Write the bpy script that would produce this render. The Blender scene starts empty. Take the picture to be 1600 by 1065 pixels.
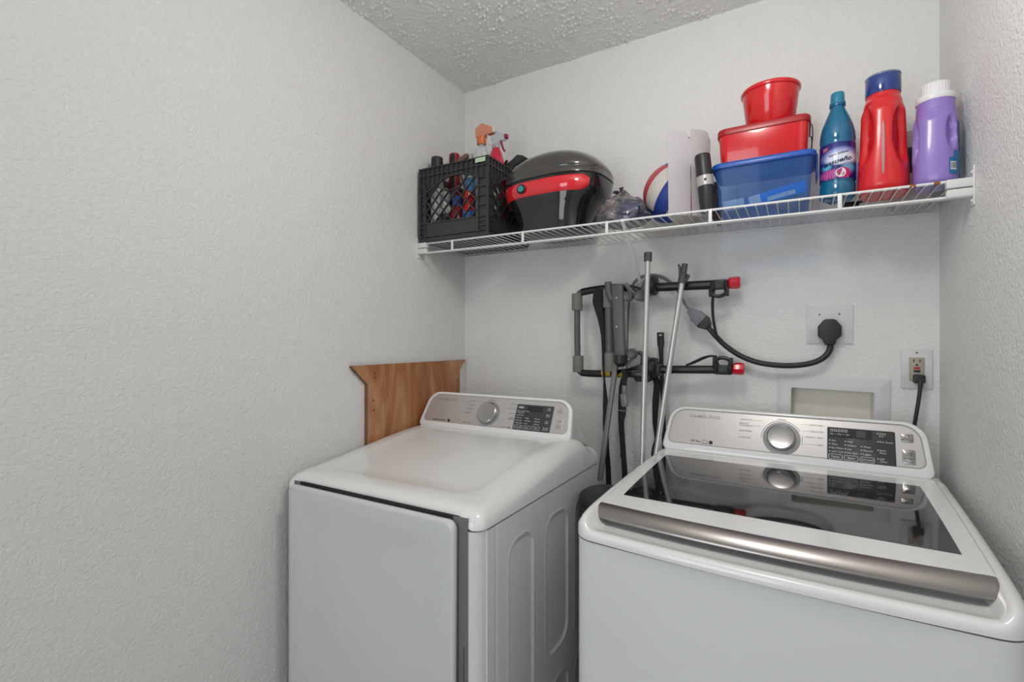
import bpy, bmesh, math, random
from mathutils import Vector, Matrix, noise

PI = math.pi
scene = bpy.context.scene
COL = scene.collection
random.seed(7)

# ------------------------------------------------------------------ room size
W, CEIL, FRONT = 1.6655, 2.469, -3.0      # back wall y=0, left wall x=0

# ------------------------------------------------------------------ camera
cam_data = bpy.data.cameras.new('camera')
cam_data.sensor_width = 36.0
cam_data.lens = 17.253
cam_data.clip_start = 0.02
cam = bpy.data.objects.new('camera', cam_data)
cam.location = (1.3157, -1.83, 1.335)
cam.rotation_euler = (PI / 2, 0, math.radians(30.24))
COL.objects.link(cam)
scene.camera = cam

# ------------------------------------------------------------------ light
world = bpy.data.worlds.new('daylight')
scene.world = world
world.use_nodes = True
bg = world.node_tree.nodes['Background']
bg.inputs['Color'].default_value = (0.86, 0.93, 1.0, 1)
bg.inputs['Strength'].default_value = 0.25

def area_light(name, loc, rot, sx, sy, power, color, shape='RECTANGLE'):
    d = bpy.data.lights.new(name, 'AREA')
    d.shape = shape
    d.size = sx
    if shape in ('RECTANGLE', 'ELLIPSE'):
        d.size_y = sy
    d.energy = power
    d.color = color
    o = bpy.data.objects.new(name, d)
    o.location = loc
    o.rotation_euler = rot
    COL.objects.link(o)
    return o

lamp_data = bpy.data.lights.new('ceiling_lamp_light', 'POINT')
lamp_data.energy = 12.4
lamp_data.color = (1.0, 0.965, 0.925)
lamp_data.shadow_soft_size = 0.11
lamp_light = bpy.data.objects.new('ceiling_lamp_light', lamp_data)
lamp_light.location = (1.15, -1.10, CEIL - 0.25)
COL.objects.link(lamp_light)
area_light('hall_daylight', (0.10, FRONT - 0.80, 1.30), (PI / 2, 0, math.radians(-20)), 1.8, 2.0, 38.0, (0.91, 0.96, 1.0))

scene.view_settings.view_transform = 'Standard'
scene.view_settings.look = 'None'
scene.view_settings.gamma = 1.0
scene.view_settings.use_curve_mapping = False
scene.view_settings.exposure = 0.07

# ------------------------------------------------------------------ materials
def mat(name, color, rough=0.5, metal=0.0, **kw):
    m = bpy.data.materials.new(name)
    m.use_nodes = True
    b = m.node_tree.nodes['Principled BSDF']
    b.inputs['Base Color'].default_value = (*color, 1)
    b.inputs['Roughness'].default_value = rough
    b.inputs['Metallic'].default_value = metal
    for k, v in kw.items():
        b.inputs[k.replace('_', ' ')].default_value = v
    return m

def nodes(m):
    nt = m.node_tree
    return nt, nt.nodes['Principled BSDF'], (lambda t: nt.nodes.new(t)), nt.links.new

def add_bump(m, scale, strength, dist=0.002, detail=3.0, kind='noise', stretch=None):
    nt, b, N, L = nodes(m)
    tc = N('ShaderNodeTexCoord')
    mp = N('ShaderNodeMapping')
    if stretch:
        mp.inputs['Scale'].default_value = stretch
    L(tc.outputs['Object'], mp.inputs['Vector'])
    if kind == 'noise':
        t = N('ShaderNodeTexNoise')
        t.inputs['Scale'].default_value = scale
        t.inputs['Detail'].default_value = detail
        out = t.outputs['Fac']
    else:
        t = N('ShaderNodeTexVoronoi')
        t.inputs['Scale'].default_value = scale
        out = t.outputs['Distance']
    L(mp.outputs['Vector'], t.inputs['Vector'])
    bp = N('ShaderNodeBump')
    bp.inputs['Strength'].default_value = strength
    bp.inputs['Distance'].default_value = dist
    L(out, bp.inputs['Height'])
    L(bp.outputs['Normal'], b.inputs['Normal'])
    return m

def vary(m, scale, c1, c2, lo=0.35, hi=0.65, stretch=None, detail=3.0):
    nt, b, N, L = nodes(m)
    tc = N('ShaderNodeTexCoord')
    mp = N('ShaderNodeMapping')
    if stretch:
        mp.inputs['Scale'].default_value = stretch
    t = N('ShaderNodeTexNoise')
    t.inputs['Scale'].default_value = scale
    t.inputs['Detail'].default_value = detail
    r = N('ShaderNodeValToRGB')
    r.color_ramp.elements[0].position = lo
    r.color_ramp.elements[1].position = hi
    r.color_ramp.elements[0].color = (*c1, 1)
    r.color_ramp.elements[1].color = (*c2, 1)
    L(tc.outputs['Object'], mp.inputs['Vector'])
    L(mp.outputs['Vector'], t.inputs['Vector'])
    L(t.outputs['Fac'], r.inputs['Fac'])
    L(r.outputs['Color'], b.inputs['Base Color'])
    return m

def see_through(m, amount, tint):
    """mixes the plastic with a tinted transparent layer"""
    nt, b, N, L = nodes(m)
    out = [n for n in nt.nodes if n.type == 'OUTPUT_MATERIAL'][0]
    tr = N('ShaderNodeBsdfTransparent')
    tr.inputs['Color'].default_value = (*tint, 1)
    mx = N('ShaderNodeMixShader')
    mx.inputs['Fac'].default_value = amount
    L(b.outputs['BSDF'], mx.inputs[1])
    L(tr.outputs['BSDF'], mx.inputs[2])
    L(mx.outputs['Shader'], out.inputs['Surface'])
    return m

M = {}
WALLC = (0.80, 0.80, 0.785)
def wall_material(name, color, s):
    """orange-peel paint: soft blobs with finer grit on top"""
    m = mat(name, color, 0.55, Specular_IOR_Level=0.35)
    nt, b, N, L = nodes(m)
    tc = N('ShaderNodeTexCoord')
    n1 = N('ShaderNodeTexNoise'); n1.inputs['Scale'].default_value = 105; n1.inputs['Detail'].default_value = 4; n1.inputs['Distortion'].default_value = 0.6
    n2 = N('ShaderNodeTexNoise'); n2.inputs['Scale'].default_value = 16; n2.inputs['Detail'].default_value = 2
    r = N('ShaderNodeValToRGB'); r.color_ramp.elements[0].position = 0.38; r.color_ramp.elements[1].position = 0.66
    for n in (n1, n2):
        L(tc.outputs['Object'], n.inputs['Vector'])
    L(n1.outputs['Fac'], r.inputs['Fac'])
    ad = N('ShaderNodeMath'); ad.operation = 'ADD'
    L(r.outputs['Color'], ad.inputs[0]); L(n2.outputs['Fac'], ad.inputs[1])
    bp = N('ShaderNodeBump'); bp.inputs['Strength'].default_value = s; bp.inputs['Distance'].default_value = 0.0022
    L(ad.outputs['Value'], bp.inputs['Height']); L(bp.outputs['Normal'], b.inputs['Normal'])
    return m
M['wall'] = wall_material('painted textured wall', WALLC, 0.55)
M['wall_r'] = wall_material('painted rough wall', WALLC, 0.60)
M['ceiling'] = mat('popcorn ceiling', (0.80, 0.80, 0.79), 0.8)
M['floor'] = mat('floor tile', (0.52, 0.49, 0.45), 0.35)
M['white'] = mat('appliance white enamel lit', (0.84, 0.84, 0.84), 0.16, Coat_Weight=0.3, Coat_Roughness=0.08)  # same enamel as the dryer door, lightened to paint in light on the tops
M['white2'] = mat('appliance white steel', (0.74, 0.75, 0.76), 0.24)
M['white_plastic'] = mat('white plastic', (0.72, 0.72, 0.715), 0.35)
M['wire_white'] = mat('white vinyl wire', (0.78, 0.78, 0.77), 0.35)
M['rust'] = mat('rust', (0.32, 0.12, 0.03), 0.8)
M['silver'] = mat('silver panel', (0.60, 0.58, 0.57), 0.34, 0.55)
M['silver_dry'] = mat('silver panel matte', (0.57, 0.55, 0.54), 0.38, 0.5)
M['chrome'] = add_bump(mat('brushed steel', (0.36, 0.335, 0.32), 0.30, 1.0), 90, 0.05, 0.0006, 4, stretch=(0.15, 1, 1))
M['knob'] = mat('satin knob', (0.42, 0.41, 0.40), 0.22, 0.9)
M['knob_ring'] = mat('grey knob ring', (0.36, 0.36, 0.37), 0.4, 0.2)
M['glass'] = mat('black lid glass', (0.012, 0.012, 0.013), 0.045, IOR=2.0)
M['display'] = mat('dark display', (0.045, 0.046, 0.05), 0.35)
M['display_in'] = mat('black display window', (0.015, 0.015, 0.017), 0.2)
M['print_white'] = mat('white print', (0.75, 0.75, 0.75), 0.5)
M['print_grey'] = mat('grey print', (0.17, 0.17, 0.18), 0.5)
M['print_dark'] = mat('dark print', (0.03, 0.03, 0.035), 0.5)
M['gap'] = mat('dark gap', (0.02, 0.02, 0.02), 0.8)
M['channel'] = mat('grey channel', (0.17, 0.17, 0.175), 0.5)
M['door_white_shaded'] = mat('white door enamel shaded', (0.66, 0.67, 0.69), 0.2, Coat_Weight=0.3, Coat_Roughness=0.08)  # same enamel as the top cover, darkened to paint in the door's shade
M['blackp'] = mat('black plastic', (0.016, 0.016, 0.017), 0.4)
M['crate'] = add_bump(mat('charcoal crate plastic', (0.036, 0.036, 0.037), 0.42), 120, 0.08)
M['blackgloss'] = mat('black gloss plastic', (0.010, 0.010, 0.011), 0.08, Coat_Weight=0.5)
M['lidgrey'] = mat('grey brown gloss plastic', (0.055, 0.050, 0.048), 0.14, Coat_Weight=0.6, Coat_Roughness=0.08)
M['red_reflect'] = add_bump(mat('red reflector', (0.70, 0.010, 0.020), 0.10, Coat_Weight=1.0), 220, 0.12, 0.0006, 1, 'voronoi')
M['cyan'] = mat('teal key disc', (0.05, 0.38, 0.45), 0.25, 0.4)
M['red'] = mat('red enamel', (0.62, 0.006, 0.010), 0.20, Coat_Weight=0.5)
M['red_dark'] = mat('dark red lid', (0.36, 0.012, 0.016), 0.30)
M['red_bottle'] = mat('red bottle plastic', (0.66, 0.010, 0.012), 0.28, Coat_Weight=0.3)
M['purple'] = mat('lavender bottle plastic', (0.28, 0.19, 0.55), 0.30, Coat_Weight=0.3)
M['blue_lid'] = mat('blue plastic', (0.010, 0.085, 0.40), 0.30)
M['bin'] = see_through(mat('clear blue plastic', (0.13, 0.33, 0.75), 0.12, Coat_Weight=0.5), 0.87, (0.80, 0.89, 1.0))
M['teal_bottle'] = see_through(mat('teal clear plastic', (0.005, 0.15, 0.30), 0.12, Coat_Weight=0.5), 0.15, (0.1, 0.6, 0.8))
M['teal_cap'] = mat('teal cap', (0.02, 0.20, 0.34), 0.3)
M['blue_cap'] = see_through(mat('blue clear cap', (0.015, 0.050, 0.25), 0.10, Coat_Weight=0.6), 0.12, (0.3, 0.4, 0.9))
M['cap_top'] = mat('greyish clear cap rim', (0.20, 0.22, 0.28), 0.2)
M['level'] = mat('grey level strip', (0.42, 0.22, 0.24), 0.3)
M['ball_white'] = mat('cream leather', (0.62, 0.58, 0.53), 0.45)
M['ball_blue'] = mat('blue leather', (0.016, 0.045, 0.27), 0.42)
M['ball_red'] = mat('faded red leather', (0.50, 0.06, 0.07), 0.42)
M['ball_yellow'] = mat('yellow leather', (0.52, 0.36, 0.05), 0.5)
def sheet_material():
    m = mat('frosted sheet', (0.80, 0.77, 0.79), 0.4)
    nt, b, N, L = nodes(m)
    out = [n for n in nt.nodes if n.type == 'OUTPUT_MATERIAL'][0]
    tl = N('ShaderNodeBsdfTranslucent'); tl.inputs['Color'].default_value = (0.85, 0.82, 0.84, 1)
    tr = N('ShaderNodeBsdfTransparent')
    m1 = N('ShaderNodeMixShader'); m1.inputs['Fac'].default_value = 0.45
    m2 = N('ShaderNodeMixShader'); m2.inputs['Fac'].default_value = 0.22
    L(b.outputs['BSDF'], m1.inputs[1]); L(tl.outputs['BSDF'], m1.inputs[2])
    L(m1.outputs[0], m2.inputs[1]); L(tr.outputs['BSDF'], m2.inputs[2]); L(m2.outputs[0], out.inputs['Surface'])
    return m
M['sheet'] = sheet_material()
M['steel'] = mat('satin steel', (0.58, 0.57, 0.55), 0.3, 1.0)
M['pole'] = mat('silver pole', (0.62, 0.60, 0.59), 0.33, 0.75)
M['pole_cap'] = mat('grey pole cap', (0.075, 0.075, 0.078), 0.5)
M['rack_grey'] = mat('grey rack tube', (0.095, 0.095, 0.10), 0.38)
M['rack_black'] = mat('black rack tube', (0.010, 0.010, 0.011), 0.32)
M['foam'] = add_bump(mat('grey rubber sleeve', (0.19, 0.19, 0.172), 0.75), 150, 0.1)
M['rack_clip'] = mat('grey clamp plastic', (0.16, 0.16, 0.165), 0.35)
M['red_cap'] = mat('red end cap', (0.62, 0.004, 0.018), 0.25, Coat_Weight=0.3)
M['strap'] = add_bump(mat('black webbing', (0.006, 0.006, 0.007), 0.75), 400, 0.2)
M['yellow'] = mat('yellow warning tag', (0.55, 0.42, 0.03), 0.5)
M['cord_black'] = mat('black cord', (0.018, 0.018, 0.019), 0.42)
M['cord_grey'] = mat('grey cord', (0.17, 0.17, 0.18), 0.42)
M['plug_grey'] = mat('grey plug', (0.17, 0.18, 0.21), 0.5)
M['plug_black'] = mat('black plug', (0.020, 0.022, 0.027), 0.5)
M['plate'] = mat('white wall plate', (0.68, 0.68, 0.685), 0.35)
M['almond'] = mat('almond receptacle', (0.40, 0.36, 0.28), 0.4)
M['almond_in'] = mat('aged white box inside', (0.84, 0.81, 0.73), 0.5)
M['test_red'] = mat('red button', (0.45, 0.02, 0.02), 0.4)
M['bag'] = vary(mat('smoky plastic bag', (0.2, 0.2, 0.2), 0.22, Coat_Weight=0.6), 11, (0.16, 0.135, 0.13), (0.055, 0.060, 0.105), 0.42, 0.56)
M['clearp'] = see_through(mat('clear plastic', (0.75, 0.77, 0.80), 0.08, Coat_Weight=0.6), 0.62, (0.95, 0.96, 0.98))
M['orange'] = mat('orange plastic', (0.62, 0.15, 0.045), 0.35)
M['orange2'] = mat('pale orange plastic', (0.58, 0.23, 0.14), 0.35)
M['magenta'] = mat('magenta plastic', (0.32, 0.01, 0.10), 0.3)
M['pinkliq'] = mat('red clear bottle', (0.70, 0.02, 0.06), 0.12, Coat_Weight=0.5)
M['binblack'] = mat('dark grey bin plastic', (0.028, 0.028, 0.031), 0.42)
M['skyblue'] = mat('sky blue plastic', (0.06, 0.36, 0.68), 0.35)
M['brightblue'] = mat('bright blue card', (0.015, 0.20, 0.62), 0.35)
M['blue'] = mat('blue plastic', (0.02, 0.08, 0.38), 0.35)
M['offwhite'] = mat('off white plastic', (0.62, 0.60, 0.56), 0.4)
M['brown'] = mat('brown plastic', (0.16, 0.085, 0.065), 0.4)
M['darkred'] = mat('deep red plastic', (0.32, 0.012, 0.014), 0.3)
M['greenst'] = mat('pale green sticker', (0.50, 0.62, 0.42), 0.5)
M['greyst'] = mat('silver label', (0.46, 0.45, 0.44), 0.35, 0.3)
M['label_blue'] = mat('blue label', (0.010, 0.16, 0.38), 0.3)

def wood_material():
    m = mat('stained plywood', (0.3, 0.12, 0.05), 0.45, Coat_Weight=0.15)
    nt, b, N, L = nodes(m)
    tc = N('ShaderNodeTexCoord')
    mp = N('ShaderNodeMapping'); mp.inputs['Scale'].default_value = (1, 1, 0.16)
    L(tc.outputs['Object'], mp.inputs['Vector'])
    t = N('ShaderNodeTexNoise'); t.inputs['Scale'].default_value = 13; t.inputs['Detail'].default_value = 3; t.inputs['Distortion'].default_value = 1.2
    L(mp.outputs['Vector'], t.inputs['Vector'])
    r = N('ShaderNodeValToRGB')
    e = r.color_ramp.elements
    e[0].position = 0.30; e[0].color = (0.30, 0.088, 0.018, 1)
    e[1].position = 0.72; e[1].color = (0.60, 0.31, 0.135, 1)
    k = e.new(0.52); k.color = (0.42, 0.145, 0.034, 1)
    L(t.outputs['Fac'], r.inputs['Fac'])
    mp2 = N('ShaderNodeMapping'); mp2.inputs['Scale'].default_value = (1, 1, 0.03)
    L(tc.outputs['Object'], mp2.inputs['Vector'])
    f = N('ShaderNodeTexNoise'); f.inputs['Scale'].default_value = 130; f.inputs['Detail'].default_value = 2
    L(mp2.outputs['Vector'], f.inputs['Vector'])
    mx = N('ShaderNodeMix'); mx.data_type = 'RGBA'; mx.blend_type = 'MULTIPLY'; mx.inputs['Factor'].default_value = 0.25
    L(r.outputs['Color'], mx.inputs['A']); L(f.outputs['Color'], mx.inputs['B'])
    g = N('ShaderNodeBrightContrast'); g.inputs['Bright'].default_value = 0.02
    L(mx.outputs['Result'], g.inputs['Color'])
    L(g.outputs['Color'], b.inputs['Base Color'])
    return m
M['wood'] = wood_material()
M['wood_edge'] = mat('plywood edge', (0.20, 0.10, 0.05), 0.7)

# ------------------------------------------------------------------ mesh builder
def crom(pts, n=8):
    """Catmull-Rom through the points"""
    P = [Vector(p) for p in pts]
    P = [P[0] * 2 - P[1]] + P + [P[-1] * 2 - P[-2]]
    out = []
    for i in range(1, len(P) - 2):
        a, b, c, d = P[i - 1:i + 3]
        for k in range(n):
            t = k / n
            out.append(0.5 * ((2 * b) + (c - a) * t + (2 * a - 5 * b + 4 * c - d) * t * t + (3 * b - a - 3 * c + d) * t ** 3))
    out.append(P[-2])
    return out

def rpoly(pts, n=6):
    """polygon with rounded corners; pts = (x, y, radius), counter-clockwise"""
    out = []
    k = len(pts)
    for i in range(k):
        x, y, r = pts[i]
        p = Vector((x, y)); a = Vector(pts[i - 1][:2]); b = Vector(pts[(i + 1) % k][:2])
        d1 = (a - p).normalized(); d2 = (b - p).normalized()
        ang = d1.angle(d2)
        if r <= 0 or ang > PI - 0.01:
            out += [tuple(p)] * 1 if r <= 0 else [tuple(p)] * (n + 1)
            continue
        t = r / math.tan(ang / 2)
        s, e = p + d1 * t, p + d2 * t
        c = p + (d1 + d2).normalized() * (r / math.sin(ang / 2))
        a0 = math.atan2(s.y - c.y, s.x - c.x); a1 = math.atan2(e.y - c.y, e.x - c.x)
        da = (a1 - a0 + PI) % (2 * PI) - PI
        for j in range(n + 1):
            th = a0 + da * j / n
            out.append((c.x + r * math.cos(th), c.y + r * math.sin(th)))
    return out

def rrect(x0, y0, x1, y1, r, n=6):
    return rpoly([(x0, y0, r), (x1, y0, r), (x1, y1, r), (x0, y1, r)], n)

def circle(r, n=24, cx=0, cy=0):
    return [(cx + r * math.cos(2 * PI * i / n), cy + r * math.sin(2 * PI * i / n)) for i in range(n)]

def sstep(a, b, x):
    t = max(0.0, min(1.0, (x - a) / (b - a)))
    return t * t * (3 - 2 * t)

class MB:
    def __init__(s):
        s.v, s.f, s.m = [], [], []
    def add(s, V, F, mi=0, mx=None):
        o = len(s.v)
        s.v += [tuple(mx @ Vector(p)) if mx else tuple(p) for p in V]
        s.f += [tuple(i + o for i in f) for f in F]
        s.m += [mi] * len(F) if isinstance(mi, int) else list(mi)
        return s
    def loft(s, loops, cap0=True, cap1=True, mi=0, closed=True, mx=None):
        n = len(loops[0]); V = [p for l in loops for p in l]; F = []
        assert all(len(l) == n for l in loops)
        for i in range(len(loops) - 1):
            for j in range(n if closed else n - 1):
                k = (j + 1) % n
                F.append((i * n + j, i * n + k, (i + 1) * n + k, (i + 1) * n + j))
        if cap0: F.append(tuple(range(n))[::-1])
        if cap1: F.append(tuple((len(loops) - 1) * n + j for j in range(n)))
        return s.add(V, F, mi, mx)
    def box(s, c, d, bevel=0.0, seg=2, mi=0, mx=None, rot=None):
        bm = bmesh.new()
        bmesh.ops.create_cube(bm, size=1.0)
        for v in bm.verts:
            v.co = Vector((v.co.x * d[0], v.co.y * d[1], v.co.z * d[2]))
        if bevel > 0:
            bmesh.ops.bevel(bm, geom=bm.edges[:], offset=min(bevel, min(d) * 0.49), segments=seg, affect='EDGES', profile=0.5)
        R = Matrix.Translation(c)
        if rot: R = R @ Matrix.Rotation(rot[2], 4, 'Z') @ Matrix.Rotation(rot[1], 4, 'Y') @ Matrix.Rotation(rot[0], 4, 'X')
        if mx: R = mx @ R
        bm.verts.index_update()
        V = [tuple(v.co) for v in bm.verts]; F = [tuple(v.index for v in f.verts) for f in bm.faces]
        bm.free()
        return s.add(V, F, mi, R)
    def tube(s, pts, r, n=10, mi=0, cap=True, mx=None):
        P = [Vector(p) for p in pts]
        rr = r if isinstance(r, (list, tuple)) else [r] * len(P)
        t0 = (P[1] - P[0]).normalized()
        up = Vector((0, 0, 1)) if abs(t0.z) < 0.9 else Vector((1, 0, 0))
        x = t0.cross(up).normalized()
        loops = []
        for i, p in enumerate(P):
            t = (P[min(i + 1, len(P) - 1)] - P[max(i - 1, 0)]).normalized()
            x = (x - t * x.dot(t)).normalized(); y = t.cross(x)
            loops.append([tuple(p + (x * math.cos(2 * PI * k / n) + y * math.sin(2 * PI * k / n)) * rr[i]) for k in range(n)])
        return s.loft(loops, cap, cap, mi, True, mx)
    def ribbon(s, pts, width, thick=0.0015, wdir=(1, 0, 0), mi=0):
        """flat strap along a path; width and wdir may be lists"""
        P = [Vector(p) for p in pts]; loops = []
        for i, p in enumerate(P):
            t = (P[min(i + 1, len(P) - 1)] - P[max(i - 1, 0)]).normalized()
            w = Vector(wdir[i] if isinstance(wdir, list) else wdir)
            w = (w - t * w.dot(t)).normalized(); n = t.cross(w)
            a = (width[i] if isinstance(width, list) else width) / 2; h = thick / 2
            loops.append([tuple(p + w * a + n * h), tuple(p - w * a + n * h), tuple(p - w * a - n * h), tuple(p + w * a - n * h)])
        return s.loft(loops, True, True, mi)
    def lathe(s, prof, n=28, mi=0, mx=None, cap=True):
        loops = [[(r * math.cos(2 * PI * k / n), r * math.sin(2 * PI * k / n), z) for k in range(n)] for r, z in prof]
        return s.loft(loops, cap, cap, mi, True, mx)
    def prism(s, outline, P, h0, h1, bevel=0.0, mi=0):
        """outline (x, y) list swept from height h0 to h1; P maps (x, y, h) to 3-D"""
        cx = sum(p[0] for p in outline) / len(outline); cy = sum(p[1] for p in outline) / len(outline)
        L = [[P(x, y, h0) for x, y in outline]]
        if bevel > 0:
            sg = 1 if h1 > h0 else -1
            def ins(b): return [(x + (cx - x) * b / max(1e-6, math.hypot(x - cx, y - cy)), y + (cy - y) * b / max(1e-6, math.hypot(x - cx, y - cy))) for x, y in outline]
            L += [[P(x, y, h1 - sg * bevel) for x, y in outline], [P(x, y, h1 - sg * bevel * 0.3) for x, y in ins(bevel * 0.3)], [P(x, y, h1) for x, y in ins(bevel)]]
        else:
            L += [[P(x, y, h1) for x, y in outline]]
        return s.loft(L, True, True, mi)
    def grid(s, rows, mi=0, mx=None):
        n = len(rows[0]); V = [p for r in rows for p in r]
        F = [(i * n + j, i * n + j + 1, (i + 1) * n + j + 1, (i + 1) * n + j) for i in range(len(rows) - 1) for j in range(n - 1)]
        return s.add(V, F, mi, mx)
    def build(s, name, mats, parent=None, sharp=38, smooth=True, recalc=True, label=None):
        me = bpy.data.meshes.new(name)
        me.from_pydata(s.v, [], s.f)
        mats = mats if isinstance(mats, (list, tuple)) else [mats]
        for m in mats:
            me.materials.append(M[m] if isinstance(m, str) else m)
        me.polygons.foreach_set('material_index', s.m)
        me.update()
        bm = bmesh.new(); bm.from_mesh(me)
        if recalc: bmesh.ops.recalc_face_normals(bm, faces=bm.faces[:])
        lim = math.radians(sharp)
        for f in bm.faces: f.smooth = smooth
        for e in bm.edges:
            e.smooth = len(e.link_faces) == 2 and e.calc_face_angle(0.0) < lim
        bm.to_mesh(me); bm.free()
        o = bpy.data.objects.new(name, me)
        COL.objects.link(o)
        if parent: o.parent = parent
        if label: o['label'] = label
        return o

def thing(name, label, cat, loc=(0, 0, 0), rot=(0, 0, 0), group=None):
    o = bpy.data.objects.new(name, None)
    o.empty_display_size = 0.05
    COL.objects.link(o)
    o.location = loc; o.rotation_euler = rot
    return tag(o, label, cat, group)

def tag(o, label, cat, group=None):
    o['label'] = label; o['category'] = cat
    if group: o['group'] = group
    return o

def struct(name, mb, m, **kw):
    o = mb.build(name, m, **kw); o['kind'] = 'structure'
    return o

_txt = {}
def text_mesh(s, shear=0.0, bold=0.0, spacing=1.0):
    key = (s, shear, bold, spacing)
    if key not in _txt:
        cu = bpy.data.curves.new('letters', 'FONT')
        cu.body = s; cu.size = 1.0; cu.shear = shear; cu.offset = bold; cu.space_character = spacing
        cu.resolution_u = 3
        o = bpy.data.objects.new('letters', cu); COL.objects.link(o)
        dg = bpy.context.evaluated_depsgraph_get()
        me = bpy.data.meshes.new_from_object(o.evaluated_get(dg))
        V = [tuple(v.co) for v in me.vertices]; F = [tuple(p.vertices) for p in me.polygons]
        bpy.data.objects.remove(o); bpy.data.curves.remove(cu); bpy.data.meshes.remove(me)
        _txt[key] = (V, F)
    return _txt[key]

def write(mb, s, P, x, y, h, w=None, align='L', mi=0, shear=0.0, bold=0.0, spacing=1.0, lift=0.0004):
    """lettering of cap height h with its lower left corner at x, y on the surface P(x, y, height)"""
    V, F = text_mesh(s, shear, bold, spacing)
    if not V: return
    x0 = min(v[0] for v in V); x1 = max(v[0] for v in V)
    k = h / 0.70; kx = k if w is None else w / (x1 - x0)
    ww = (x1 - x0) * kx
    ox = x - (0 if align == 'L' else ww / 2 if align == 'C' else ww)
    mb.add([P(ox + (v[0] - x0) * kx, y + v[1] * k, lift) for v in V], F, mi)

def flat_shape(mb, outline, P, h, mi=0):
    mb.add([P(x, y, h) for x, y in outline], [tuple(range(len(outline)))], mi)

def ring_shape(mb, o1, o2, P, h, mi=0):
    n = len(o1)
    mb.add([P(x, y, h) for x, y in o1] + [P(x, y, h) for x, y in o2],
           [(j, (j + 1) % n, n + (j + 1) % n, n + j) for j in range(n)], mi)

# ------------------------------------------------------------------ the room
def quad(mb, a, b, c, d): mb.add([a, b, c, d], [(0, 1, 2, 3)])
T = 0.1
mb = MB(); mb.box((W / 2, FRONT / 2 - 0.75, -T / 2), (W + 2 * T, -FRONT + 1.7, T)); struct('floor', mb, 'floor')
# popcorn ceiling: a finely bumped sheet under a slab
mb = MB()
NX, NY = 520, 410
rows = []
for j in range(NY + 1):
    y = -1.30 * j / NY
    row = []
    for i in range(NX + 1):
        x = W * i / NX
        p = (x * 92, y * 92, 0.3)
        dist, pts = noise.voronoi(p)
        q = pts[0]
        size = 0.5 + 0.5 * math.sin(q[0] * 12.9 + q[1] * 78.2)          # every crumb its own size
        dens = noise.noise((x * 9, y * 9, 4.0))
        size = max(0.0, size * 1.15 - 0.22 + 0.5 * dens)
        h = max(0.0, 1 - (dist[0] / (0.12 + 0.42 * size)) ** 2) * 0.0065 * size + 0.0012 * noise.noise((x * 60, y * 60, 2.0))
        row.append((x, y, CEIL - 0.0012 - h))
    rows.append(row)
mb.grid(rows)
mb.box((W / 2, FRONT / 2, CEIL + 0.052), (W + 2 * T, -FRONT + 2 * T, 0.1))
quad(mb, (0, -1.30, CEIL), (W, -1.30, CEIL), (W, FRONT, CEIL), (0, FRONT, CEIL))
struct('ceiling', mb, 'ceiling', recalc=False, sharp=80)

mb = MB(); mb.box((-T / 2, FRONT / 2, CEIL / 2), (T, -FRONT, CEIL)); struct('wall_left', mb, 'wall')
mb = MB(); mb.box((W + T / 2, FRONT / 2, CEIL / 2), (T, -FRONT, CEIL)); struct('wall_right', mb, 'wall_r')
# back wall with the hole of the washer outlet box
hx0, hx1, hz0, hz1 = 1.288, 1.516, 1.03, 1.192
mb = MB()
for x0, x1, z0, z1 in ((-T, hx0, 0, CEIL), (hx1, W + T, 0, CEIL), (hx0, hx1, 0, hz0), (hx0, hx1, hz1, CEIL)):
    mb.box(((x0 + x1) / 2, T / 2, (z0 + z1) / 2), (x1 - x0, T, z1 - z0))
struct('wall_back', mb, 'wall', smooth=False)
# wall behind the photographer with a wide doorway
dx0, dx1, dz = 0.12, 1.12, 2.08
mb = MB()
for x0, x1, z0, z1 in ((-T, dx0, 0, CEIL), (dx1, W + T, 0, CEIL), (dx0, dx1, dz, CEIL)):
    mb.box(((x0 + x1) / 2, FRONT - T / 2, (z0 + z1) / 2), (x1 - x0, T, z1 - z0))
struct('wall_front', mb, 'wall', smooth=False)
mb = MB()
for x0, x1, z0, z1 in ((dx0 - 0.06, dx0, 0, dz + 0.06), (dx1, dx1 + 0.06, 0, dz + 0.06), (dx0, dx1, dz, dz + 0.06)):
    mb.box(((x0 + x1) / 2, FRONT + 0.008, (z0 + z1) / 2), (x1 - x0, 0.016, z1 - z0), 0.004)
struct('trim_1', mb, 'white_plastic')
for nm, c, d in (('baseboard_left', (0.006, -1.5, 0.045), (0.012, 2.97, 0.09)), ('baseboard_right', (W - 0.006, -1.5, 0.045), (0.012, 2.97, 0.09)),
                 ('baseboard_back', (W / 2, -0.006, 0.045), (W - 0.03, 0.012, 0.09))):
    mb = MB(); mb.box(c, d, 0.003); struct(nm, mb, 'white_plastic')

# ceiling lamp the light comes from
lamp = thing('ceiling_light', 'round flush ceiling light above the machines', 'light', (1.15, -1.10, CEIL - 0.004))
mb = MB(); mb.lathe([(0.15, 0.0), (0.155, -0.02), (0.14, -0.03)]); mb.build('lamp_base', 'white_plastic', lamp)
mb = MB(); mb.lathe([(0.05, -0.028), (0.045, -0.07), (0.022, -0.075)], 24); mb.build('lamp_holder', 'white_plastic', lamp)

# ------------------------------------------------------------------ appliance console (used by both machines)
class Plane:
    """tilted panel plane in a machine's own coordinates"""
    def __init__(s, vb, zb, vt, zt):
        L = math.hypot(vt - vb, zt - zb)
        s.vb, s.zb, s.bv, s.bz = vb, zb, (vt - vb) / L, (zt - zb) / L
    def __call__(s, a, b, h=0.0):
        return (a, s.vb + b * s.bv - h * s.bz, s.zb + b * s.bz + h * s.bv)

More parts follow.
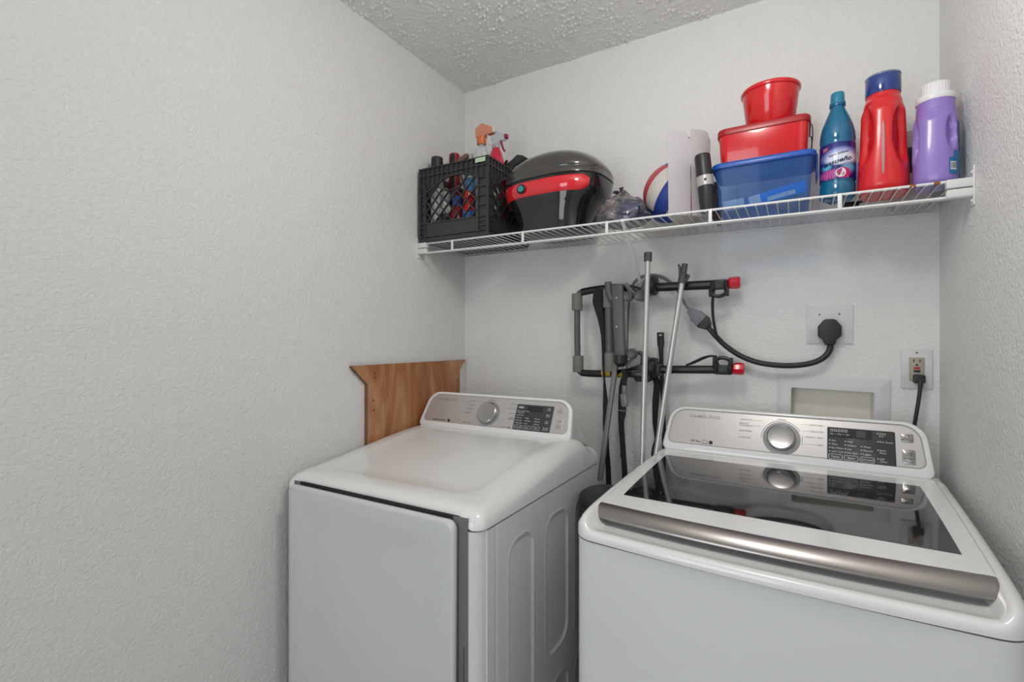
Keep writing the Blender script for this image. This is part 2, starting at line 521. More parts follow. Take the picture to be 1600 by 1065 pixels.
def console(root, P, frame, panel, back_v, back_z, silver):
    def ins(o, d):
        n = len(o); out = []
        for i in range(n):
            a, b = Vector(o[i - 1]), Vector(o[(i + 1) % n]); t = (b - a).normalized()
            out.append((o[i][0] - t.y * d, o[i][1] + t.x * d))
        return out
    L = [[P(a, b, -0.004) for a, b in frame], [P(a, b, 0.004) for a, b in frame]]
    L.append([P(a, b, 0.0075) for a, b in ins(frame, 0.002)])
    L.append([P(a, b, 0.009) for a, b in ins(frame, 0.005)])
    L.append([P(a, b, 0.0085) for a, b in panel])
    L.append([P(a, b, 0.003) for a, b in ins(panel, 0.0008)])
    hood = []
    ac = sum(a for a, b in frame) / len(frame)
    for k, (t, sb, sa) in enumerate(((1.0, 0.02, 0.995), (0.93, 0.18, 0.995), (0.80, 0.40, 0.99), (0.60, 0.58, 0.985), (0.40, 0.78, 0.985), (0.22, 0.93, 0.99), (0.08, 0.995, 0.997))):
        l = []
        for a, b in frame:
            p = P(a, b, -0.004)
            zz = back_z + (p[2] - back_z) * sb if p[2] > back_z else p[2]
            l.append((ac + (a - ac) * sa, p[1] + (back_v - p[1]) * t, zz))
        hood.append(l)
    mb = MB(); mb.loft(hood + L, True, False)
    mb.build('console_housing', 'white', root, 50)
    mb = MB()
    L2 = [[P(a, b, 0.001) for a, b in panel], [P(a, b, 0.0042) for a, b in ins(panel, 0.0010)], [P(a, b, 0.0062) for a, b in ins(panel, 0.004)]]
    mb.loft(L2)
    return mb.build('control_panel', silver, root, 30)

def knob(root, P, a, b, r, ring):
    Q = lambda x, y, h: P(a + x, b + y, h)
    mb = MB(); mb.prism(circle(ring, 40), Q, 0.004, 0.0085, 0.001)
    rg = mb.build('dial_ring', 'knob_ring', root)
    mb = MB()
    L = [[Q(x, y, h) for x, y in circle(k * r, 40)] for k, h in ((1.0, 0.008), (1.0, 0.022), (0.97, 0.0265), (0.90, 0.0285), (0.80, 0.0278), (0.4, 0.0270), (0.05, 0.0268))]
    mb.loft(L, False, True)
    mb.build('dial_knob', 'knob', root)

# ------------------------------------------------------------------ DRYER
dryer = thing('dryer', 'white front-loading dryer with a flat closed door, left of the washer beside the smooth wall', 'dryer', (0.018, -0.925, 0))
DW, DD = 0.688, 0.742
mb = MB()
o = rpoly([(0, 0, 0.028), (DW - 0.0045, 0, 0.028), (DW - 0.0045, DD, 0.006), (0, DD, 0.006)])
mb.loft([[(x, y, 0.02) for x, y in o], [(x, y, 0.905) for x, y in o]])
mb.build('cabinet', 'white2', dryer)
# stamped side sheet
def rr_sdf(x, y, x0, y0, x1, y1, r):
    cx, cy = (x0 + x1) / 2, (y0 + y1) / 2
    qx, qy = abs(x - cx) - (x1 - x0) / 2 + r, abs(y - cy) - (y1 - y0) / 2 + r
    return math.hypot(max(qx, 0), max(qy, 0)) + min(max(qx, qy), 0) - r
PAN = [(0.128, 0.10, 0.252, 0.836, 0.045), (0.332, 0.440, 0.478, 0.830, 0.05), (0.538, 0.40, 0.668, 0.826, 0.045), (0.362, 0.10, 0.480, 0.345, 0.045), (0.538, 0.10, 0.668, 0.33, 0.045)]
rows = []
nz, nv = 210, 180
for j in range(nz + 1):
    z = 0.025 + (0.9045 - 0.025) * j / nz
    row = []
    for i in range(nv + 1):
        v = 0.03 + (DD - 0.034) * i / nv
        d = min(rr_sdf(v, z, *p) for p in PAN)
        dep = 0.0042 * sstep(0.004, -0.004, d) - 0.0016 * math.exp(-((d - 0.004) / 0.004) ** 2)
        dep += 0.003 * math.exp(-((v - 0.068) / 0.003) ** 2)
        row.append((DW - dep * 1.0, v, z))
    rows.append(row)
n0 = len(rows[0])
mb = MB(); mb.grid(rows)
mb.grid([[(DW - 0.008, p[1], p[2]) for p in (rows[0][0], rows[-1][0])], [rows[0][0], rows[-1][0]]])
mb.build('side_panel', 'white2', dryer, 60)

# top cover: rounded slab rising to the back, lower edge arched over the door
def top_z(v): return 0.952 + 0.060 * sstep(-0.05, 0.60, v) - 0.050 * sstep(0.60, 0.72, v)
def dloop(ins_, z, slope, r):
    ol = rpoly([(ins_, ins_, r), (DW - ins_, ins_, r), (DW - ins_, DD + 0.02 - ins_ * 0.5, r * 0.6), (ins_, DD + 0.02 - ins_ * 0.5, r * 0.6)], 8)
    out = []
    for k in range(len(ol)):       # finer along the long edges
        a, b = ol[k], ol[(k + 1) % len(ol)]
        m_ = 24 if k % 9 == 8 else 1
        out += [(a[0] + (b[0] - a[0]) * t / m_, a[1] + (b[1] - a[1]) * t / m_) for t in range(m_)]
    return out
def arch(u, v):
    if v > 0.05: return 0.0
    return 0.0285 * sstep(0.045, 0.068, u) * (1 - sstep(0.632, 0.664, u))
L = []
for ins_, dz, fl, r in ((0.004, 'b', 0, 0.03), (0.0, 'b', 0, 0.03), (0.0, -0.040, 1, 0.03), (0.002, -0.028, 1, 0.03), (0.008, -0.016, 1, 0.032), (0.017, -0.0075, 1, 0.034), (0.030, -0.002, 1, 0.038),
                        (0.046, 0.0, 1, 0.044), (0.072, 0.0005, 1, 0.05), (0.085, -0.001, 1, 0.055), (0.098, -0.004, 1, 0.06), (0.14, -0.004, 1, 0.03), (0.18, -0.004, 1, 0.0006)):
    l = []
    for u, v in dloop(ins_, 0, 0, r):
        z = 0.9085 + arch(u, v) if dz == 'b' else max(top_z(v) + dz, 0.9085 + arch(u, v) + 0.003)
        l.append((u, v, z))
    L.append(l)
mb = MB(); mb.loft(L, True, False)
mb.grid([[(0.18 + (DW - 0.36) * i / 12, 0.18 + (DD + 0.02 - 0.27) * j / 24, 0) for i in range(13)] for j in range(25)])
mb.v = [p if p[2] != 0 else (p[0], p[1], top_z(p[1]) - 0.004) for p in mb.v]
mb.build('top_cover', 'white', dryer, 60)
# dark slit and channel round the door
mb = MB(); mb.box(((0.048 + 0.656) / 2, -0.0005, 0.52), (0.608, 0.003, 0.83)); mb.build('door_recess', 'channel', dryer)
mb = MB(); mb.box((0.345, -0.0015, 0.930), (0.54, 0.003, 0.013)); mb.build('door_slit', 'gap', dryer)
# door
FP = lambda y0: (lambda a, b, h=0.0: (a, y0 - h, b))
do = lambda i, r: rpoly([(0.052 + i, 0.10 + i, r), (0.628 - i, 0.10 + i, r), (0.632 - i, 0.9305 - i, r), (0.052 + i, 0.9305 - i, r)], 6)
mb = MB()
Q = FP(-0.003)
L = []
for i, h, r in ((0.004, 0.0, 0.02), (0.001, 0.006, 0.02), (0.0, 0.012, 0.02), (0.001, 0.017, 0.02), (0.004, 0.0200, 0.02), (0.010, 0.0208, 0.022), (0.05, 0.0185, 0.03), (0.085, 0.0135, 0.035), (0.10, 0.0130, 0.035)):
    L.append([Q(a, b, h) for a, b in do(i, r)])
mb.loft(L)
# shallow grip on the right edge of the door
mb.v = [(x - (0.006 * sstep(0.60, 0.632, x) * sstep(0.88, 0.80, z) * sstep(0.30, 0.40, z)), y, z) for x, y, z in mb.v]
mb.build('door', 'door_white_shaded', dryer, 50)
mb = MB(); mb.box((0.6445, -0.004, 0.60), (0.003, 0.006, 0.09), 0.001); mb.build('door_latch', 'channel', dryer)
for u in (0.05, DW - 0.05):
    for v in (0.06, DD - 0.06):
        mb = MB(); mb.lathe([(0.022, 0.0), (0.022, 0.02)], 16, mx=Matrix.Translation((u, v, 0))); mb.build('foot', 'blackp', dryer)

DP = Plane(0.588, 1.012, 0.645, 1.125)
fr = rpoly([(0.004, -0.012, 0.02), (0.654, -0.012, 0.02), (0.637, 0.134, 0.055), (0.024, 0.134, 0.055)], 8)
pn = rpoly([(0.017, 0.010, 0.02), (0.641, 0.010, 0.02), (0.627, 0.124, 0.048), (0.034, 0.124, 0.048)], 8)
pan = console(dryer, DP, fr, pn, 0.755, 0.955, 'silver_dry')
knob(dryer, DP, 0.317, 0.060, 0.040, 0.0455)
S = 0.0064   # panel face height
mb = MB(); mb.prism(rrect(0.428, 0.012, 0.573, 0.105, 0.004), DP, 0.005, 0.0075, 0.0006); disp = mb.build('display', 'display', dryer)
mb = MB(); mb.prism(rrect(0.470, 0.080, 0.532, 0.099, 0.001), DP, 0.0073, 0.0079)
mb.build('display_window', 'display_in', disp)
mb = MB(); pd = lambda s, x, y, h, **k: write(mb, s, DP, x, y, h, lift=0.0082, **k)
pd('888', 0.436, 0.090, 0.007, w=0.02, bold=0.01)
for i, s in enumerate(('Dry', 'Cool', 'Wrinkle')): pd(s, 0.434 + 0.017 * i, 0.078, 0.0045, w=0.013)
for c, col in enumerate((('Very Dry', 'More Dry', 'Normal', 'Less Dry', 'Damp Dry'), ('High', 'Medium', 'Low'), ('60 min', '40 min', '20 min'))):
    for i, s in enumerate(col):
        x = 0.434 + 0.037 * c; y = 0.034 + 0.0095 * (len(col) - 1 - i)
        flat_shape(mb, circle(0.0011, 8, x, y + 0.002), DP, 0.0082); pd(s, x + 0.003, y, 0.0045)
for c, s in enumerate(('Dry Level', 'Temp.', 'Time')):
    x0 = 0.432 + 0.0355 * c
    ring_shape(mb, rrect(x0, 0.0155, x0 + 0.031, 0.0285, 0.003), rrect(x0 + 0.0008, 0.0163, x0 + 0.0302, 0.0277, 0.0025), DP, 0.0081)
    pd(s, x0 + 0.0155, 0.0195, 0.005, align='C')
for i, s in enumerate(('Self Clean', 'Adjust Time', 'Anti Static', 'Wrinkle Prevent')):
    ya = 0.094 - 0.0235 * i
    a_, b_ = s.split(); pd(a_, 0.556, ya, 0.0045, align='C'); pd(b_, 0.556, ya - 0.0058, 0.0045, align='C')
mb.build('display_lettering', 'print_white', disp)
mb = MB(); pg = lambda s, x, y, h, **k: write(mb, s, DP, x, y, h, lift=0.0068, **k)
for i, (s, y) in enumerate((('HEAVY DUTY', 0.101), ('NORMAL', 0.086), ('BEDDING', 0.071), ('PERM PRESS', 0.055))): pg(s, 0.250 - 0.004 * i, y, 0.0042, align='R')
for i, (s, y) in enumerate((('TIME DRY', 0.101), ('QUICK DRY', 0.084), ('AIR FLUFF', 0.066), ('STEAM', 0.051), ('REFRESH', 0.045))): pg(s, 0.424, y, 0.0042, align='R')
pg('COTTON', 0.317, 0.110, 0.0042, align='C')
pg('DELICATES', 0.225, 0.017, 0.0038); pg('Smart Care', 0.385, 0.015, 0.0038)
flat_shape(mb, circle(0.003, 10, 0.218, 0.0185), DP, 0.0068); flat_shape(mb, circle(0.0035, 10, 0.414, 0.0165), DP, 0.0068)
for sg in (1, -1):
    for k in range(3):
        y = 0.103 - 0.016 * k
        flat_shape(mb, rrect(0.317 + sg * (0.052 + 0.006 * k) - 0.006, y, 0.317 + sg * (0.052 + 0.006 * k) + 0.006, y + 0.0004, 0.0001, 1), DP, 0.0066)
mb.build('cycle_lettering', 'print_grey', pan)
mb = MB(); write(mb, 'SAMSUNG', DP, 0.078, 0.098, 0.0095, w=0.085, lift=0.0070, bold=0.012); mb.build('logo_lettering', M['knob_ring'], pan)
mb = MB(); write(mb, 'Moisture Sensor', DP, 0.070, 0.017, 0.0058, w=0.062, lift=0.0068, bold=0.01)
flat_shape(mb, circle(0.006, 14, 0.146, 0.0195), DP, 0.0068); mb.build('badge_lettering', 'print_dark', pan)
for (x0, y0, x1, y1), tx in (((0.587, 0.079, 0.613, 0.103), ('POWER',)), ((0.590, 0.026, 0.617, 0.064), ('START', 'PAUSE'))):
    mb = MB(); mb.prism(rrect(x0, y0, x1, y1, 0.003), DP, 0.004, 0.0078, 0.0008); bt = mb.build('button', 'silver_dry', dryer)
    mb = MB()
    for i, s in enumerate(tx): write(mb, s, DP, (x0 + x1) / 2, y0 + 0.004 + 0.007 * (len(tx) - 1 - i), 0.0045, align='C', lift=0.0082)
    if len(tx) == 1: ring_shape(mb, circle(0.005, 16, (x0 + x1) / 2, y1 - 0.009), circle(0.004, 16, (x0 + x1) / 2, y1 - 0.009), DP, 0.0082)
    else:
        for q in (-0.004, 0.0, 0.004): flat_shape(mb, rrect((x0 + x1) / 2 + q - 0.001, y1 - 0.013, (x0 + x1) / 2 + q + 0.001, y1 - 0.006, 0.0003, 1), DP, 0.0082)
    mb.build('button_lettering', 'print_grey', bt)

# ------------------------------------------------------------------ WASHER
washer = thing('washing_machine', 'white top-loading washer with a dark glass lid and steel handle at the right wall', 'washing machine', (0.90, -0.80, 0), (0, 0, math.radians(-2.7)))
U0, U1, VF, VB = -0.008, 0.708, -0.037, 0.68
def bow(u): return -0.010 * (1 - ((u - 0.35) / 0.35) ** 2)
def corner(u, R=0.04, a=U0, b=U1):
    e = max(0.0, min(u - a, b - u))
    return 0.0 if e >= R else R - math.sqrt(max(0.0, R * R - (R - e) ** 2))
us = [U0 + d for d in (0.0, 0.0015, 0.005, 0.010, 0.017, 0.026, 0.04)] + [0.032 + 0.636 * k / 24 for k in range(1, 24)] + [U1 - d for d in (0.04, 0.026, 0.017, 0.010, 0.005, 0.0015, 0.0)]
ol = [(u, VF + bow(u) + corner(u)) for u in us] + [(U1, VB), (U0, VB)]
mb = MB(); mb.loft([[(u, v, 0.02) for u, v in ol], [(u, v, 0.9055) for u, v in ol]])
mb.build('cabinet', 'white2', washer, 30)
# deck
def zs(v): return 0.9535 + 0.078 * max(0.0, v) - 0.058 * max(0.0, v) ** 2 + 0.003 * sstep(0.55, 0.63, v)
A0, A1 = -0.0115, 0.7115
uu = [A0 + d for d in (0, 0.001, 0.003, 0.006, 0.010, 0.014, 0.019, 0.0235, 0.0255, 0.028, 0.033, 0.04, 0.05, 0.06)]
uu = uu + [A0 + 0.06 + (A1 - A0 - 0.12) * k / 20 for k in range(1, 20)] + [A0 + A1 - u for u in reversed(uu)]
def scoop(u): return sstep(0.010, 0.034, u) * (1 - sstep(0.668, 0.692, u))
def lidzone(u, v): return 1.0 if (0.0125 < u < 0.6875 and 0.066 < v < 0.598) else 0.0
prof = [(-0.037, 0.9085, 0.9085), (-0.0375, 0.916, 0.914), (-0.037, 0.925, 0.919), (-0.0350, 0.933, 0.9235), (-0.0310, 0.940, 0.9265), (-0.025, 0.9445, 0.928), (-0.016, 0.9485, 0.9265), (-0.004, 0.9515, 0.9225),
        (0.010, 0.9535, 0.9205), (0.025, 0.955, 0.920), (0.045, 0.9565, 0.920), (0.062, 0.958, 0.920)]
rows = []
def side_drop(u, r=0.020):
    e = min(u - A0, A1 - u)
    return 0.0 if e >= r else r - math.sqrt(max(0.0, r * r - (r - e) ** 2))
def mkrow(v, zo, zi, front):
    row = []
    for u in uu:
        k = scoop(u); z = zo + (zi - zo) * k
        vv = v + (bow(max(0, min(0.7, u))) * 1.6 + corner(u, 0.045, A0, A1)) * front
        z = max(0.9085, z - side_drop(u) * (1.0 if z > 0.935 else 0.0))
        row.append((u, vv, z))
    return [(A0 + 0.004 + 0.004 * 0, row[0][1], 0.9085)] + row + [(A1 - 0.004, row[-1][1], 0.9085)]
for v, zo, zi in prof:
    rows.append(mkrow(v, zo, zi, 1.0 - 0.8 * sstep(-0.02, 0.062, v)))
for k in range(1, 40):
    v = 0.066 + (0.675 - 0.066) * k / 39
    row = []
    for u in uu:
        z = zs(v)
        if 0.0125 < u < 0.6875 and v < 0.60: z -= 0.016
        if v > 0.605: z = zs(v) - 0.004 * sstep(0.605, 0.63, v)
        z -= side_drop(u)
        vv = v + corner(u, 0.045, A0, A1) * 0.2 * (1 - sstep(0.07, 0.2, v))
        row.append((u, vv, z))
    rows.append([(A0 + 0.004, row[0][1], 0.9085)] + row + [(A1 - 0.004, row[-1][1], 0.9085)])
rows.append([(p[0], 0.68, 0.9085) for p in rows[-1]])
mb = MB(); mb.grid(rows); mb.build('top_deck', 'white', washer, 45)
# lid
def lid_front(u): return 0.066 - 0.020 * (1 - ((u - 0.35) / 0.338) ** 2)
lu = [0.0125 + 0.675 * k / 30 for k in range(31)]
GF, GB = 0.130, 0.535
def lid_z(v): return zs(v) + 0.0015
lid_rows = []
vs = [0.0, 0.004, 0.02, 0.06] + [0.10 + 0.49 * k / 20 for k in range(21)]
def lid_pt(u, t): 
    v = lid_front(u) + t * (0.590 - lid_front(u)) / 0.59
    return (u, v, lid_z(v))
top = [[lid_pt(u, t) for u in lu] for t in vs]
n = len(lu)
mb = MB()
ring = [p for p in top[0]] + [r[-1] for r in top[1:]] + [p for p in reversed(top[-1][:-1])] + [r[0] for r in reversed(top[1:-1])]
cu_, cv_ = 0.35, 0.33
def shr(p, d, dz): 
    return (p[0] + (cu_ - p[0]) * d / 0.34, p[1] + (cv_ - p[1]) * d / 0.27, p[2] + dz)
go = rpoly([(0.046, GF, 0.006), (0.656, GF, 0.006), (0.648, GB, 0.012), (0.036, GB, 0.012)], 4)
mb.loft([[shr(p, 0, -0.022) for p in ring], [shr(p, 0, -0.003) for p in ring], [shr(p, 0.0008, -0.0008) for p in ring], [shr(p, 0.003, 0.0) for p in ring]], True, False)
mb.grid([[(p[0] + (cu_ - p[0]) * 0.003 / 0.34, p[1] + (cv_ - p[1]) * 0.003 / 0.27, p[2]) for p in r] for r in top])
mb.build('lid', 'white', washer, 40)
lid = washer.children[-1] if False else [c for c in COL.objects if c.name.startswith('lid')][-1]
mb = MB()
GP = lambda a, b, h=0.0: (a, b, lid_z(b) + h)
gg = []
for k in range(25):
    b = GF + (GB - GF) * k / 24; f = k / 24
    x0 = 0.046 - 0.010 * f; x1 = 0.656 - 0.008 * f
    gg.append([GP(x0 + (x1 - x0) * i / 12, b, 0.0008) for i in range(13)])
mb.grid(gg); mb.build('lid_glass', 'glass', lid, 60)
# steel handle along the lid's front edge
cs = [(0.001, 0.000), (-0.006, -0.0015), (-0.014, -0.005), (-0.022, -0.0105), (-0.029, -0.0175), (-0.032, -0.022), (-0.0325, -0.0245), (-0.031, -0.0265), (-0.026, -0.0270), (-0.012, -0.020), (0.001, -0.014)]
loops = []
hu = [0.0135, 0.0145, 0.017] + [0.02 + 0.66 * k / 40 for k in range(41)] + [0.683, 0.6855, 0.6865]
for i, u in enumerate(hu):
    k = min(1.0, 0.93 + 0.035 * min(i, len(hu) - 1 - i))
    base = (0.35, lid_front(u), 0)
    mid = (-0.014, -0.013)
    loops.append([(u, lid_front(u) + 0.0005 + mid[0] + (c[0] - mid[0]) * k, zs(0.06) + 0.0015 + mid[1] + (c[1] - mid[1]) * k) for c in cs])
mb = MB(); mb.loft(loops); mb.build('lid_handle', 'chrome', washer, 40)

WP = Plane(0.650, 0.985, 0.705, 1.107)
fr = rpoly([(-0.010, -0.012, 0.02), (0.694, -0.012, 0.02), (0.678, 0.1395, 0.055), (0.009, 0.1395, 0.055)], 8)
pn = rpoly([(0.006, 0.012, 0.02), (0.679, 0.012, 0.02), (0.666, 0.1305, 0.047), (0.019, 0.1305, 0.047)], 8)
pan = console(washer, WP, fr, pn, 0.745, 0.94, 'silver')
knob(washer, WP, 0.341, 0.060, 0.0385, 0.050)
mb = MB(); mb.prism(rrect(0.457, 0.0105, 0.613, 0.1075, 0.004), WP, 0.005, 0.0075, 0.0006); disp = mb.build('display', 'display', washer)
mb = MB(); mb.prism(rrect(0.459, 0.078, 0.562, 0.1055, 0.001), WP, 0.0073, 0.0079); mb.prism(rrect(0.526, 0.083, 0.548, 0.102, 0.001), WP, 0.0078, 0.0081, mi=1)
mb.build('display_window', ['display_in', 'display'], disp)
mb = MB(); pd = lambda s, x, y, h, **k: write(mb, s, WP, x, y, h, lift=0.0083, **k)
for r_, ss in enumerate((('\u25a1', '\u25b3', '\u25a1', '\u25a1', '\u25b3'), ('Wash', '+', 'Rinse', '+', 'Spin'))):
    for i, s in enumerate(ss):
        if r_ == 0:
            x0 = 0.465 + 0.0085 * i; ring_shape(mb, rrect(x0, 0.095, x0 + 0.006, 0.102, 0.001, 2), rrect(x0 + 0.001, 0.096, x0 + 0.005, 0.101, 0.0008, 2), WP, 0.0083)
        else: pd(s, 0.468 + 0.0095 * i, 0.086, 0.0042, align='C', w=(0.009 if len(s) > 1 else 0.003))
for c, col in enumerate((('Hot', 'Warm', 'Eco Warm', 'Cool > Cold'), ('High', 'Medium', 'Low', 'No Spin'), ('Heavy', 'Normal', 'Light'))):
    for i, s in enumerate(col):
        x = 0.463 + 0.037 * c; y = 0.0345 + 0.0105 * (len(col) - 1 - i)
        flat_shape(mb, circle(0.0016, 10, x, y + 0.0025), WP, 0.0083); pd(s, x + 0.0045, y, 0.0052, w=min(0.0275, 0.0034 * len(s)))
for c, s in enumerate(('Temp.', 'Spin', 'Soil Level')):
    x0 = 0.4605 + 0.0365 * c
    ring_shape(mb, rrect(x0, 0.0145, x0 + 0.0325, 0.0295, 0.004), rrect(x0 + 0.0009, 0.0154, x0 + 0.0316, 0.0286, 0.0034), WP, 0.0082)
    pd(s, x0 + 0.01625, 0.0195, 0.0056, align='C', w=min(0.026, 0.0042 * len(s)))
for i, s in enumerate(('Delay End', 'Pre Soak', 'Extra Rinse', 'Self Clean')):
    y = 0.097 - 0.0235 * i
    flat_shape(mb, circle(0.0016, 10, 0.574, y + 0.002), WP, 0.0083)
    if i == 1: pd(s, 0.578, y, 0.0048, w=0.03)
    else:
        a_, b_ = s.split(); pd(a_, 0.578, y, 0.0048); pd(b_, 0.578, y - 0.007, 0.0048)
mb.build('display_lettering', 'print_white', disp)
mb = MB(); pg = lambda s, x, y, h, **k: write(mb, s, WP, x, y, h, lift=0.0068, **k)
pg('HEAVY DUTY', 0.226, 0.107, 0.0048, w=0.036); pg('BEDDING /', 0.224, 0.095, 0.0044, w=0.028); pg('WATERPROOF', 0.224, 0.088, 0.0044, w=0.038); pg('PERM PRESS', 0.224, 0.071, 0.0044, w=0.036); pg('ACTIVE WEAR', 0.224, 0.050, 0.0044, w=0.034)
for s, y in (('QUICK WASH', 0.1065), ('DELICATES', 0.087), ('RINSE + SPIN', 0.069), ('SPIN', 0.048)): pg(s, 0.447, y, 0.0048, w=0.0034 * len(s), align='R')
pg('NORMAL', 0.341, 0.1165, 0.0044, w=0.024, align='C')
for x0, x1, y in ((0.264, 0.290, 0.109), (0.264, 0.285, 0.092), (0.392, 0.411, 0.1085), (0.397, 0.416, 0.089), (0.398, 0.408, 0.071), (0.396, 0.43, 0.050)):
    flat_shape(mb, [(x0, y), (x1, y), (x1, y + 0.0005), (x0, y + 0.0005)], WP, 0.0067)
arc = lambda r0, r1, a0, a1: [(0.341 + r0 * math.cos(a0 + (a1 - a0) * k / 16), 0.060 + r0 * math.sin(a0 + (a1 - a0) * k / 16)) for k in range(17)] + [(0.341 + r1 * math.cos(a1 + (a0 - a1) * k / 16), 0.060 + r1 * math.sin(a1 + (a0 - a1) * k / 16)) for k in range(17)]
for a0, a1 in ((0.5, 3.2), (-0.25, 0.2)):
    A = arc(0.0535, 0.0548, a0, a1)
    mb.add([WP(x, y, 0.0068) for x, y in A], [(k, k + 1, 32 - k, 33 - k) for k in range(16)])
mb.build('cycle_lettering', 'print_grey', pan)
mb = MB(); write(mb, 'SAMSUNG', WP, 0.071, 0.1035, 0.0098, w=0.094, lift=0.0070, bold=0.012); mb.build('logo_lettering', M['knob_ring'], pan)
mb = MB(); write(mb, 'VRT Plus', WP, 0.081, 0.0215, 0.0072, w=0.030, lift=0.0068, bold=0.01)
flat_shape(mb, circle(0.0062, 14, 0.1435, 0.0245), WP, 0.0068)
ring_shape(mb, rrect(0.118, 0.0185, 0.133, 0.0305, 0.001, 2), rrect(0.119, 0.0195, 0.132, 0.0295, 0.001, 2), WP, 0.0068)
mb.build('badge_lettering', 'print_dark', pan)
for (x0, y0, x1, y1), tx in (((0.625, 0.081, 0.652, 0.105), ('POWER',)), ((0.626, 0.0225, 0.654, 0.0615), ('START', 'PAUSE'))):
    mb = MB(); mb.prism(rrect(x0, y0, x1, y1, 0.003), WP, 0.004, 0.0084, 0.0012)
    bt = mb.build('button', 'knob', washer)
    mb = MB()
    for i, s in enumerate(tx): write(mb, s, WP, (x0 + x1) / 2, y0 + 0.0035 + 0.0075 * (len(tx) - 1 - i), 0.0052, align='C', lift=0.0088)
    if len(tx) == 1: ring_shape(mb, circle(0.005, 16, (x0 + x1) / 2, y1 - 0.0085), circle(0.004, 16, (x0 + x1) / 2, y1 - 0.0085), WP, 0.0088)
    else:
        for q in (-0.005, 0.0, 0.005): ring_shape(mb, rrect((x0 + x1) / 2 + q - 0.0018, y1 - 0.016, (x0 + x1) / 2 + q + 0.0018, y1 - 0.008, 0.0005, 1), rrect((x0 + x1) / 2 + q - 0.001, y1 - 0.0152, (x0 + x1) / 2 + q + 0.001, y1 - 0.0088, 0.0003, 1), WP, 0.0088)
    mb.build('button_lettering', 'print_dark', bt)
for u in (0.06, 0.64):
    for v in (0.03, 0.62):
        mb = MB(); mb.lathe([(0.022, 0.0), (0.022, 0.022)], 16, mx=Matrix.Translation((u, v, 0))); mb.build('foot', 'blackp', washer)

# ------------------------------------------------------------------ WIRE SHELF
SLOPE = 0.0083
def sz(x): return 1.7255 - SLOPE * x      # top of the wires (the shelf hangs a little lower on the right)
shelf = thing('wire_shelf', 'white vinyl-coated wire shelf running the whole width of the back wall', 'shelf')
YF = -0.317
X0, X1 = 0.022, W - 0.022
RW = 0.0034
mb = MB(); mb.tube([(X0, YF, sz(X0) - RW), (X1, YF, sz(X1) - RW)], RW, 10)
for x in (1.555, 1.600):
    mb.tube([(x - 0.006, YF, sz(x) - RW), (x + 0.006, YF, sz(x) - RW)], 0.0037, 10, mi=1)
mb.build('top_rail', ['wire_white', 'rust'], shelf)
mb = MB(); mb.tube([(X0, YF - 0.001, sz(X0) - 0.041), (X1, YF - 0.001, sz(X1) - 0.041)], RW, 10); mb.build('lower_rail', 'wire_white', shelf)
for y in (-0.006, -0.155):
    mb = MB(); mb.tube([(0.006, y, sz(0) - 0.0085), (W - 0.006, y, sz(W) - 0.0085)], 0.0030, 8); mb.build('cross_rod', 'wire_white', shelf)
nw = 62
for k in range(nw):
    x = 0.032 + (W - 0.064) * k / (nw - 1); z = sz(x) - 0.0036
    mb = MB(); mb.tube([(x, -0.004, z), (x, YF + 0.004, z), (x, YF - 0.0015, z - 0.001), (x, YF - 0.0035, z - 0.0042)], 0.0016, 6); mb.build('deck_wire', 'wire_white', shelf)
for x in (0.171, 0.480, 0.787, 1.097, 1.408):
    mb = MB(); mb.box((x, YF - 0.0045, sz(x) - 0.0225), (0.0095, 0.0035, 0.043), 0.001); mb.build('rail_strap', 'wire_white', shelf)
for sgn, xw in ((1, 0.0), (-1, W)):
    z = sz(xw)
    mb = MB()
    mb.box((xw + sgn * 0.0018, YF, z - 0.019), (0.0036, 0.026, 0.085 if sgn > 0 else 0.092), 0.0015)
    for dz in (0.012, -0.054):
        mb.lathe([(0.0045, 0), (0.004, 0.0025), (0.001, 0.0035)], 12, mx=Matrix.Translation((xw + sgn * 0.0036, YF - 0.004, z + dz)) @ Matrix.Rotation(sgn * PI / 2, 4, 'Y'))
    ln = 0.046 if sgn > 0 else 0.050
    mb.box((xw + sgn * (ln / 2), YF - 0.001, z - 0.0105), (ln, 0.020, 0.021), 0.003)
    mb.box((xw + sgn * (ln / 2), YF - 0.001, z - 0.034), (ln, 0.020, 0.022), 0.006, 4)
    mb.build('end_bracket', 'white_plastic', shelf)
# diagonal brace down to the wall
mb = MB()
bx = 0.845
mb.box((0.838, YF + 0.001, sz(bx) - 0.004), (0.014, 0.012, 0.010), 0.003)
pts = [(0.838, YF, sz(bx) - 0.006), (0.829, -0.005, 1.476)]
d = Vector(pts[1]) - Vector(pts[0])
mb.ribbon([Vector(pts[0]) + d * t for t in (0, 0.02, 0.5, 0.98, 1)], 0.0105, 0.006, (1, 0, 0))
mb.box((0.829, -0.004, 1.464), (0.016, 0.006, 0.034), 0.002)
mb.build('brace', 'wire_white', shelf)

def rz(a): return Matrix.Rotation(a, 4, 'Z')
